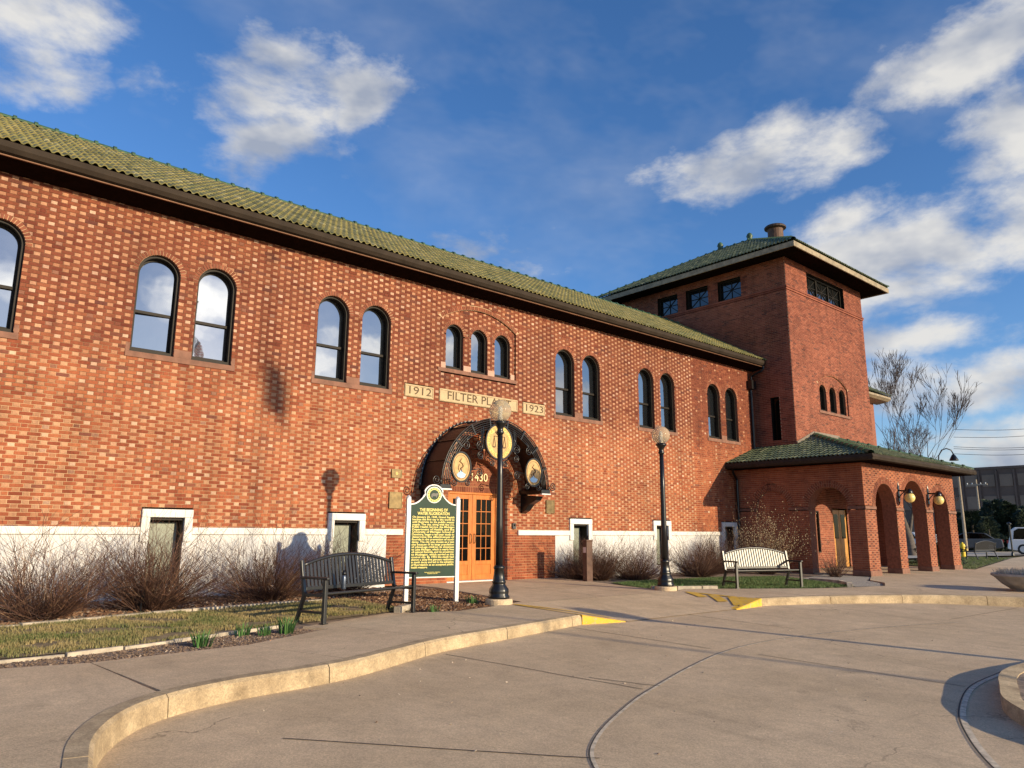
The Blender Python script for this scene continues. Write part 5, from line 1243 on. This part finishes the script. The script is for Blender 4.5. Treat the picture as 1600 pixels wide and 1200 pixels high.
# ------------------------------------------------------------------ shrubs
def stem_mat(name, tones):
    mt, t, bs = new_mat(name); LK(t, ramp(t, island(t), tones), bs.inputs['Base Color']); bs.inputs['Roughness'].default_value = .75; return mt
M['twig'] = stem_mat('red brown twigs', [(0, (.035, .016, .012)), (.4, (.075, .034, .022)), (.7, (.12, .052, .03)), (.92, (.18, .09, .05)), (1, (.34, .22, .13))])
M['bud'] = stem_mat('pale buds', [(0, (.35, .27, .14)), (1, (.55, .45, .28))])
def make_shrub_mesh(seed, nst, hmin, hmax, spread, rbase=.16, forks=2, buds=False):
    R = random.Random(seed); b = MB()
    for k in range(nst):
        a = R.uniform(0, 2*PI); q = R.random()**.6; el = spread*q*(1+.25*math.sin(2*a+seed)); L = R.uniform(hmin, hmax)*(1+.22*math.sin(a*3+seed*1.7))
        p = Vector((rbase*R.random()*math.cos(a), rbase*R.random()*math.sin(a), -.04)); d = Vector((math.sin(el)*math.cos(a), math.sin(el)*math.sin(a), math.cos(el)))
        pts = [p]; n_ = 5
        for j in range(n_):
            d = (d+Vector((R.gauss(0, .17), R.gauss(0, .17), R.gauss(.04, .10)))).normalized(); p = p+d*(L/n_); pts.append(p)
        r0 = R.uniform(.0025, .0065); b.tube(pts, [r0*(1-.75*j/n_) for j in range(n_+1)], 3, 0, False)
        for f in range(R.randint(1, forks+1)):
            j = R.randint(1, n_-1); q0 = pts[j]; dd = ((pts[j]-pts[j-1]).normalized()+Vector((R.gauss(0, .75), R.gauss(0, .75), R.uniform(-.2, .4)))).normalized(); l2 = L*R.uniform(.15, .42)
            q1 = q0+dd*l2*.5; q2 = q1+(dd+Vector((R.gauss(0, .2), R.gauss(0, .2), .15))).normalized()*l2*.5
            b.tube([q0, q1, q2], [r0*.55, r0*.4, r0*.2], 3, 0, False)
            if buds:
                for s_ in (q1, q2, (q1+q2)/2):
                    u = R.uniform(.008, .016); b.add([s_+Vector((u, 0, 0)), s_+Vector((-u, 0, 0)), s_+Vector((0, u, 0)), s_+Vector((0, -u, 0)), s_+Vector((0, 0, u*1.6)), s_+Vector((0, 0, -u))], [(0, 2, 4), (2, 1, 4), (1, 3, 4), (3, 0, 4), (2, 0, 5), (1, 2, 5), (3, 1, 5), (0, 3, 5)], 1)
    me_o = b.build('stems', [M['twig'], M['bud']] if buds else M['twig'], None, fix=False); me = me_o.data; bpy.data.objects.remove(me_o); return me
shm = [make_shrub_mesh(100+i, 560+60*(i % 3), .45, 1.75, (1.15, .95, 1.25, 1.05, 1.1, 1.0)[i], (.30, .22, .36, .26, .3, .2)[i], 5) for i in range(6)]
shb = make_shrub_mesh(300, 380, .9, 2.05, .85, .2, 3, True)
shs = make_shrub_mesh(301, 160, .4, .8, .8, .1, 2)
shl = ['wide red brown bare shrub beside the white standpipe', 'tall red brown bare shrub in front of the cellar window nearest the standpipe', 'bare brown shrub behind the back of the bottle bench', 'bare brown shrub between the bench back and the green sign',
       'bare shrub against the white base wall behind the brown post', 'bare shrub just beside the brown post', 'spreading bare shrub between the brown post and a lamp post', 'dense bare shrub between a lamp post and the silver shining bench', 'bare shrub beside the porch downpipe under the cellar window']
for k, (x, y, mi, sc) in enumerate([(2.35, -2.0, 0, 1.02), (3.95, -1.75, 1, 1.06), (6.1, -1.25, 2, .98), (7.75, -1.1, 3, .92), (15.25, -.45, 4, .8), (15.6, -1.0, 5, .84), (16.6, -1.35, 0, .9), (19.3, -1.55, 3, .97), (21.3, -.9, 1, .82)]):
    r = empty('bare_shrub', (x, y, S(y)-.03), k*1.7, shl[k], 'shrub', 'bare brown shrubs along the white base wall'); r.scale = (sc*1.08, sc*1.08, sc*.86); link('stems', shm[mi], r)
r = empty('budding_shrub', (22.4, -2.0, S(-2.0)-.03), 0, 'tall budding shrub with pale tips in front of the shaded porch wall', 'shrub'); link('stems', shb, r); r.scale = (1.05, 1.05, 1.02)
r = empty('bare_shrub', (22.9, -4.0, S(-4.0)-.03), 0, 'small leafless shrub below the open side arch of the porch', 'shrub', 'bare brown shrubs along the white base wall'); link('stems', shs, r); r.scale = (1.1, 1.1, 1.1)
# ------------------------------------------------------------------ daffodil clumps
M['leaf'] = stem_mat('bulb leaves', [(0, (.035, .10, .02)), (.5, (.06, .15, .03)), (1, (.12, .22, .06))])
def make_tuft(seed, n_):
    R = random.Random(seed); b = MB()
    for k in range(n_):
        a = R.uniform(0, 6.28); r0 = R.uniform(0, .10); p = Vector((r0*math.cos(a), r0*math.sin(a), -.03)); h = R.uniform(.12, .24); ln_ = R.uniform(0, .35); d = Vector((math.cos(a)*ln_, math.sin(a)*ln_, 1)).normalized(); sd = Vector((-math.sin(a+1), math.cos(a+1), 0))*.007
        p1 = p+d*h*.6; p2 = p+d*h+Vector((math.cos(a), math.sin(a), 0))*.02; b.add([p-sd, p+sd, p1+sd, p1-sd, p2], [(0, 1, 2, 3), (3, 2, 4)])
    o = b.build('leaves', M['leaf'], None, fix=False); me = o.data; bpy.data.objects.remove(o); return me
tm_ = [make_tuft(i, 55) for i in range(3)]
tl = ['green bulb shoots alone on the bare soil strip', 'small green bulb shoots beside the pale edging', 'green bulb shoots between two others near the bench', 'largest green bulb clump beside the bench leg', 'green bulb shoots beside the lamp footing', 'green bulb shoots at the mulch edge below the sign', 'green bulb shoots beside the second lamp footing', 'green bulb shoots behind the white edging on the lawn']
for k, (x, y, sc) in enumerate([(3.3, -5.88, 1.0), (4.02, -5.3, .85), (4.25, -5.45, .8), (4.55, -5.42, 1.15), (8.78, -4.0, .9), (7.42, -4.7, .8), (14.55, -4.02, .7), (15.0, -4.1, .7)]):
    r = empty('bulb_clump', (x, y, S(y)-.02), k*.9, tl[k], 'plant', 'green bulb shoots in the beds'); r.scale = (sc, sc, sc); link('leaves', tm_[k % 3], r)
wd_ = make_tuft(9, 22)
for k, (x, y) in enumerate([(2.36, -8.12), (2.95, -7.94), (3.35, -7.9)]):
    r = empty('weed', (x, y, DR(y)), k, 'tiny weed growing in the gutter crack below the kerb', 'weed', 'weeds in the kerb crack'); r.scale = (.3, .3, .25); link('leaves', wd_, r)
# ------------------------------------------------------------------ planter bowl
r = empty('planter_bowl', (21.95, -9.35, S(-9.35)), 0, 'wide round concrete planter bowl with frosty grey foliage', 'planter')
b = MB(); b.lathe([(.42, 0), (.46, .05), (.62, .16), (.78, .33), (.84, .36), (.84, .41), (.78, .41), (.74, .34)], n=40); b.build('bowl', plain('grey cast concrete', (.36, .33, .29), .85, var=.2, bmp=.2), r, smooth=False)
b = MB(); b.lathe([(.02, .30), (.75, .30), (.75, .32), (.02, .36)], n=24); b.build('soil', M['soil'], r)
R = random.Random(5); b = MB()
for k in range(1500):
    a = R.uniform(0, 6.28); q = .72*math.sqrt(R.random()); p = Vector((q*math.cos(a), q*math.sin(a), .34)); d = Vector((R.gauss(0, .5), R.gauss(0, .5), 1)).normalized(); h = R.uniform(.08, .24); sd = d.orthogonal().normalized()*.014
    p1 = p+d*h*.6; b.add([p, p1+sd, p+d*h, p1-sd], [(0, 1, 2, 3)])
b.build('foliage', stem_mat('silver foliage', [(0, (.28, .30, .28)), (.6, (.45, .47, .44)), (1, (.62, .62, .58))]), r, fix=False)
# ------------------------------------------------------------------ porch wall lanterns
for k, (x, lab) in enumerate(((26.77, 'yellow globe lantern on the pier between the first and the wide middle arch'), (29.36, 'yellow globe lantern on the pier between the wide middle and the far arch'))):
    r = empty('wall_lantern', (x, PY0, 2.30), 0, lab, 'wall lantern', 'globe lanterns on the porch front')
    b = MB(); b.box(-.06, .06, -.03, -.008, 0, .55); b.tube([(0, -.02, .55), (0, -.02, .66)], [.025, .004], 6); b.tube([(0, -.02, 0), (0, -.02, -.10)], [.025, .004], 6); b.build('back_plate', M['black'], r)
    b = MB(); b.tube([(0, -.02, .38), (0, -.15, .36), (0, -.28, .37), (0, -.36, .36), (0, -.36, .30)], .028, 8); b.tube([(0, -.02, .12), (0, -.08, .22), (0, -.2, .33)], .016, 6); b.build('arm', M['black'], r, smooth=True)
    b = MB(); b.lathe([(.03, .42), (.06, .40), (.10, .34), (.11, .28), (.10, .25)], (0, -.36, 0), 16); b.build('cap', M['black'], r, smooth=True)
    b = MB(); b.lathe([(max(.004, .165*math.cos(a)), .125+.165*math.sin(a)) for a in [(-PI/2+PI*.86*j/14) for j in range(15)]], (0, -.36, 0), 24); b.build('globe', M['amberglobe'], r, smooth=True)
# ------------------------------------------------------------------ flagpole outside the view (its shadow and reflection are seen)
fx, fy = 14.5, -30.0
r = empty('flagpole', (fx, fy, -.78), 0, 'tall white flagpole standing across the drive', 'flagpole')
b = MB(); b.lathe([(.05, 0), (.03, 15.6)], n=14); b.build('pole', M['white'], r); b = MB(); b.lathe([(.01, 15.6), (.1, 15.68), (.1, 15.74), (.01, 15.82)], n=12); b.build('finial', M['gold'], r)
r2 = empty('flag', (fx+.07, fy, 11.6), 0, 'striped red and white flag flying from the pole across the drive', 'flag')
fd = Vector((1.0, -1.5, 0)).normalized(); fn_ = Vector((fd.y, -fd.x, 0))
def flag_pt(u, v): return fd*(u*1.7)+Vector((0, 0, .1+v*1.05-.25*u))+fn_*(.12*math.sin(u*9)*u)
def cloth(name, c):
    mt = plain(name, c, .8); t = mt.node_tree; tr_ = t.nodes.new('ShaderNodeBsdfTranslucent'); tr_.inputs[0].default_value = (*c, 1); mxs = t.nodes.new('ShaderNodeMixShader'); mxs.inputs[0].default_value = .5
    LK(t, t.nodes['Principled BSDF'].outputs[0], mxs.inputs[1]); LK(t, tr_.outputs[0], mxs.inputs[2]); LK(t, mxs.outputs[0], t.nodes['Material Output'].inputs[0]); return mt
red = cloth('flag red', (.55, .03, .05)); wht = cloth('flag white', (.85, .83, .80)); blu = cloth('flag blue', (.03, .05, .22))
for k in range(13):
    b = MB(); N_ = 16; u0 = .4 if k >= 6 else 0.0
    for j in range(N_):
        ua = u0+(1-u0)*j/N_; ub = u0+(1-u0)*(j+1)/N_; b.quad(flag_pt(ua, k/13), flag_pt(ub, k/13), flag_pt(ub, (k+1)/13), flag_pt(ua, (k+1)/13))
    b.build('stripe', red if k % 2 == 0 else wht, r2, fix=False)
b = MB()
for j in range(8): b.quad(flag_pt(.05*j, 6/13), flag_pt(.05*(j+1), 6/13), flag_pt(.05*(j+1), 1), flag_pt(.05*j, 1))
b.build('canton', blu, r2, fix=False)
# ------------------------------------------------------------------ background right of the porch
M['bark'] = plain('grey bark', (.11, .09, .075), .9, var=.3, scale=8, bmp=.4)
M['twigs_far'] = plain('fine twigs', (.075, .055, .048), .9, var=.2)
def bare_tree(name, loc, height, seed, label, trunk_r=.26, spread=.55, group='bare trees beyond the porch', depth=6):
    R = random.Random(seed); tr = MB(); cr_ = MB()
    def grow(p, d, L, r, lev):
        n_ = 3; pts = [p]; dd = d
        for j in range(n_):
            dd = (dd+Vector((R.gauss(0, .09), R.gauss(0, .09), .05))).normalized(); pts.append(pts[-1]+dd*(L/n_))
        rad = [r*(1-.38*j/n_) for j in range(n_+1)]
        (tr if lev < 2 else cr_).tube(pts, rad, 7 if lev < 2 else (4 if lev < 4 else 3), 0, False)
        if lev >= depth: return
        kids = R.choice((2, 3, 3)) if lev > 0 else 4
        for c in range(kids):
            q = pts[-1] if c < 2 else pts[R.randint(1, n_)]
            a = R.uniform(0, 2*PI); s_ = spread*R.uniform(.55, 1.25)*(.75 if c == 0 else 1); o_ = dd.orthogonal().normalized(); o2 = dd.cross(o_)
            nd = (dd*math.cos(s_)+(o_*math.cos(a)+o2*math.sin(a))*math.sin(s_)+Vector((0, 0, .16))).normalized()
            grow(q, nd, L*R.uniform(.62, .86), max(.011, rad[-1]*(.80 if c == 0 else R.uniform(.5, .7))), lev+1)
    grow(Vector((0, 0, -.2)), Vector((0, 0, 1)), height*.24, trunk_r, 0)
    r = empty(name, loc, 0, label, 'tree', group)
    tr.build('trunk', M['bark'], r, smooth=True, fix=False); cr_.build('crown', M['twigs_far'], r, fix=False)
    return r
bare_tree('bare_tree', (50.0, 4.0, 0), 15.0, 3, 'tall leafless tree rising behind the porch roof beside the tower', .30, .44, depth=8)
d_ = dirpx(1468, 838); bare_tree('bare_tree', (d_.x*62, -15+d_.y*62, 0), 11.5, 8, 'lower leafless tree spreading behind the porch roof end', .22, .58, depth=7)
bare_tree('bare_tree', (37.4, -1.35, 0), 6.2, 12, 'small leafless tree with pale trunk seen through the middle porch arch', .15, .42, depth=5)
# evergreen hedge
M['needle'] = stem_mat('dark evergreen', [(0, (.010, .020, .010)), (.5, (.022, .04, .016)), (1, (.045, .065, .028))])
def conifer_mesh(seed, h, rad, n_):
    R = random.Random(seed); b = MB()
    for k in range(n_):
        z = h*R.random()**.85; rr = rad*(1-.62*(z/h)**1.6)*math.sqrt(R.random())*(1+.22*math.sin(5*z+seed)); a = R.uniform(0, 2*PI); p = Vector((rr*math.cos(a), rr*math.sin(a), z)); d = Vector((math.cos(a), math.sin(a), R.uniform(-.2, .9))).normalized(); s_ = R.uniform(.10, .22); sd = d.orthogonal().normalized()*s_*.35
        b.add([p-sd, p+sd, p+d*s_], [(0, 1, 2)])
    o = b.build('foliage', M['needle'], None, fix=False); me = o.data; bpy.data.objects.remove(o); return me
cm = [conifer_mesh(i, 3.4, 1.25, 3200) for i in range(3)]
tk = MB(); tk.lathe([(.12, -.1), (.08, 2.2)], n=8); tko = tk.build('trunk', M['bark'], None); tkm = tko.data; bpy.data.objects.remove(tko)
R = random.Random(21)
hl = 'dark evergreen in the row screening the parking lot'
for k, (px, dist) in enumerate([(1497, 74), (1508, 76), (1521, 72), (1533, 75), (1546, 71), (1557, 74), (1569, 78), (1581, 74), (1594, 77), (1606, 73), (1622, 76), (1640, 74)]):
    d = dirpx(px, 838); d.z = 0; d.normalize(); p = EYE+d*dist
    r = empty('evergreen', (p.x, p.y, -.05), k*1.3, hl, 'evergreen', 'evergreens screening the parking lot'); s_ = R.uniform(.8, 1.2)*(.88 if k < 5 else 1.08); r.scale = (s_*1.1, s_*1.1, s_); link('foliage', cm[k % 3], r); link('trunk', tkm, r)
r = empty('round_bush', (36.0, -2.4, S(-2.4)), 0, 'dark green bush seen low through the middle porch arch', 'bush'); link('foliage', cm[1], r); r.scale = (.75, .75, .42); t_ = link('trunk', tkm, r)
r = empty('round_bush', (33.6, -3.3, S(-3)), 0, 'small dark green bush at the far porch corner', 'bush'); link('foliage', cm[2], r); r.scale = (.35, .35, .26); t_ = link('trunk', tkm, r)
# far building
d1 = dirpx(1392, 838); d2 = dirpx(1660, 838)
d1.z = d2.z = 0; d1.normalize(); d2.normalize()
A_ = EYE+d1*118; B_ = EYE+d2*112; A_.z = B_.z = -.1; dv = (B_-A_); Lb = dv.length; ang = math.atan2(dv.y, dv.x)
FB = empty('distant_building', A_, ang, 'long low brown concrete building beyond the evergreens', 'building')
wallm = plain('brown concrete wall', (.135, .095, .075), .9, var=.2, scale=.4); pan = plain('tan wall panel', (.21, .155, .115), .9, var=.2, scale=.4)
b = MB(); b.box(0, Lb, 0, 16, 0, 9.6); b.build('wall', wallm, FB)
b = MB(); b.box(-.1, Lb+.1, -.12, 16, 9.6, 9.9); b.build('parapet', wallm, FB)
nb = 10
for k in range(nb):
    for z0, z1 in ((1.2, 3.2), (4.6, 6.2), (7.4, 8.9)):
        b = MB(); b.box(Lb*(k+.08)/nb, Lb*(k+.80)/nb, -.1, .05, z0, z1); b.build('panel', pan, FB)
    b = MB(); b.box(Lb*(k+.86)/nb, Lb*(k+.96)/nb, -.22, .05, 0, 9.5); b.build('pier', wallm, FB)
# utility poles and wires
polem = plain('weathered timber pole', (.34, .28, .21), .9, var=.2)
def util_pole(px, dist, top, label):
    d = dirpx(px, 838); d.z = 0; d.normalize(); p = EYE+d*dist
    r = empty('utility_pole', (p.x, p.y, -.1), ang, label, 'utility pole', 'utility poles by the parking lot'); b = MB(); b.lathe([(.12, 0), (.08, top)], n=10); b.build('pole', polem, r)
    b = MB(); b.box(-1.0, 1.0, -.06, .06, top-.6, top-.48); b.build('crossarm', polem, r)
    for s_ in (-.85, -.4, .4, .85): b = MB(); b.lathe([(.04, top-.48), (.05, top-.40), (.03, top-.33)], (s_, 0, 0), 8); b.build('insulator', M['white'], r)
    return p
pA = util_pole(1508, 66, 6.3, 'pale utility pole nearest the porch corner'); pB = util_pole(1535, 92, 7.0, 'utility pole with a light arm in front of the brown building')
for k, (y0, y1) in enumerate(((668, 664), (680, 674), (695, 694), (698, 697), (706, 705))):
    p0 = EYE+dirpx(1490, y0+3)*150; p1 = EYE+dirpx(1680, y1-2)*150; b = MB()
    b.tube([p0.lerp(p1, j/12)-Vector((0, 0, .5*math.sin(PI*j/12))) for j in range(13)], .035, 4); o = b.build('overhead_wire', M['black'])
    tag(o, 'thin overhead wire crossing the sky above the parking lot', 'wire', 'overhead wires in the sky')
# vehicles
def make_car(name, loc, rz, paint, label, van=False):
    r = empty(name, loc, rz, label, 'van' if van else 'car', 'vehicles in the parking lot'); pm_ = plain(name+' paint', paint, .25, var=.02, spec=.6); hgt = 1.78 if van else 1.45; L = 4.9 if van else 4.5; w_ = .95
    low = [(-L/2, .35), (-L/2+.05, .75), (-L/2+.1, .95), (-L/2+.35, 1.0), (L/2-1.1, .95), (L/2-.25, .82), (L/2, .6), (L/2-.02, .35), (L/2-.5, .26), (-L/2+.4, .26)]
    b = MB(); b.prism(low, lambda u, z, d: (u, d, z), -w_, w_); b.build('body', pm_, r, bevel=.06)
    cab = [(-L/2+.12, .95), (-L/2+.22, hgt-.2), (-L/2+.5, hgt), (.5, hgt), (1.35 if van else .9, .95)] if van else [(-L/2+.5, .95), (-L/2+1.1, hgt-.05), (-.1, hgt), (.5, hgt-.08), (1.2, .95)]
    b = MB(); b.prism(cab, lambda u, z, d: (u, d, z), -w_*.88, w_*.88); c = b.build('cabin', pm_, r, bevel=.05)
    for s_ in (-1, 1):
        win = [(u*.93+(.05 if u < 0 else -.08), 1.0+(z-.95)*.86) for u, z in cab]
        b = MB(); b.prism(win, lambda u, z, d: (u, s_*(w_*.882+d), z), -.01, .008); b.build('side_window', M['doorglass'], c)
        b = MB(); b.box(-L/2-.01, -L/2+.12, s_*w_*.62-.16, s_*w_*.62+.16, .72, .92); b.build('tail_light', plain('red lens', (.45, .02, .02), .3), r)
        b = MB(); b.box(L/2-.22, L/2-.02, s_*w_*.65-.18, s_*w_*.65+.18, .60, .74); b.build('headlight', M['silver'], r)
        for x in (-L/2+.85, L/2-.9):
            b = MB(); b.lathe([(.33, -.1), (.345, -.06), (.345, .06), (.33, .1)], n=22); wh = b.build('wheel', plain('tyre rubber', (.02, .02, .02), .8), r); wh.rotation_euler = (PI/2, 0, 0); wh.location = (x, s_*w_*.9, .345)
            b = MB(); b.lathe([(.21, -.105), (.22, .0), (.21, .105)], n=18); b.build('rim', M['silver'], wh)
    b = MB(); b.box(-L/2+.1, -L/2+.26, -.7, .7, 1.05, hgt-.25); b.build('rear_window', M['doorglass'], c) if van else None
    return r
def gp(px, dist):
    d = dirpx(px, 838); d.z = 0; d.normalize(); p = EYE+d*dist; return (p.x, p.y, -.05)
vp = Vector(gp(1574, 62))+Vector((.28, -.96, 0))*2.4; make_car('white_van', vp, -1.28, (.75, .75, .75), 'white minivan parked in front of the evergreens', True)
make_car('parked_car', gp(1514, 70), 1.85, (.08, .085, .09), 'dark grey car parked behind the far bench')
make_car('parked_car', gp(1430, 62), .9, (.55, .55, .56), 'pale car glimpsed through the middle porch arch')
make_bench((*gp(1523, 47)[:2], -.02), 2.95, 'dark bench at the far lawn edge near the parked car')
r = empty('hydrant', (*gp(1502, 50)[:2], -.02), 0, 'yellow hydrant standing by the far porch corner', 'hydrant'); b = MB(); b.lathe([(.17, 0), (.17, .05), (.12, .07), (.12, .5), (.16, .52), (.16, .58), (.12, .72), (.05, .78), (.05, .83)], n=14); b.build('barrel', plain('yellow paint', (.75, .55, .02), .5), r); b = MB(); b.lathe([(.06, -.22), (.06, .22)], n=10); o = b.build('outlet', plain('yellow outlet paint', (.70, .50, .02), .5), r); o.rotation_euler = (PI/2, 0, 0); o.location = (0, 0, .42)
r = empty('street_sign_post', (*gp(1579, 58)[:2], -.05), 0, 'black post standing beside the white minivan', 'post'); b = MB(); b.lathe([(.10, 0), (.08, .15), (.05, .2), (.05, 1.9)], n=10); b.build('shaft', M['black'], r); b = MB(); b.lathe([(.05, 1.9), (.13, 1.95), (.13, 2.0), (.02, 2.1)], n=10); b.build('head', M['black'], r)
# gooseneck lamp rising behind the porch roof end
gq = gp(1479, 37); r = empty('gooseneck_lamp', (gq[0], gq[1], -.05), 0, 'dark gooseneck lamp rising behind the porch roof end', 'lamp post')
b = MB(); b.tube([(0, 0, 0), (0, 0, 4.3)], .05, 8); b.build('pole', M['black'], r)
b = MB(); b.tube([(0, 0, 4.3), (.02, -.02, 4.6), (.15, -.12, 4.85), (.32, -.25, 4.92), (.48, -.38, 4.85), (.54, -.43, 4.68)], .025, 8); b.build('arm', M['black'], r, smooth=True)
b = MB(); b.lathe([(.03, 4.68), (.08, 4.62), (.17, 4.45), (.18, 4.40), (.1, 4.40)], (.54, -.43, 0), 16); b.build('shade', M['black'], r, smooth=True)
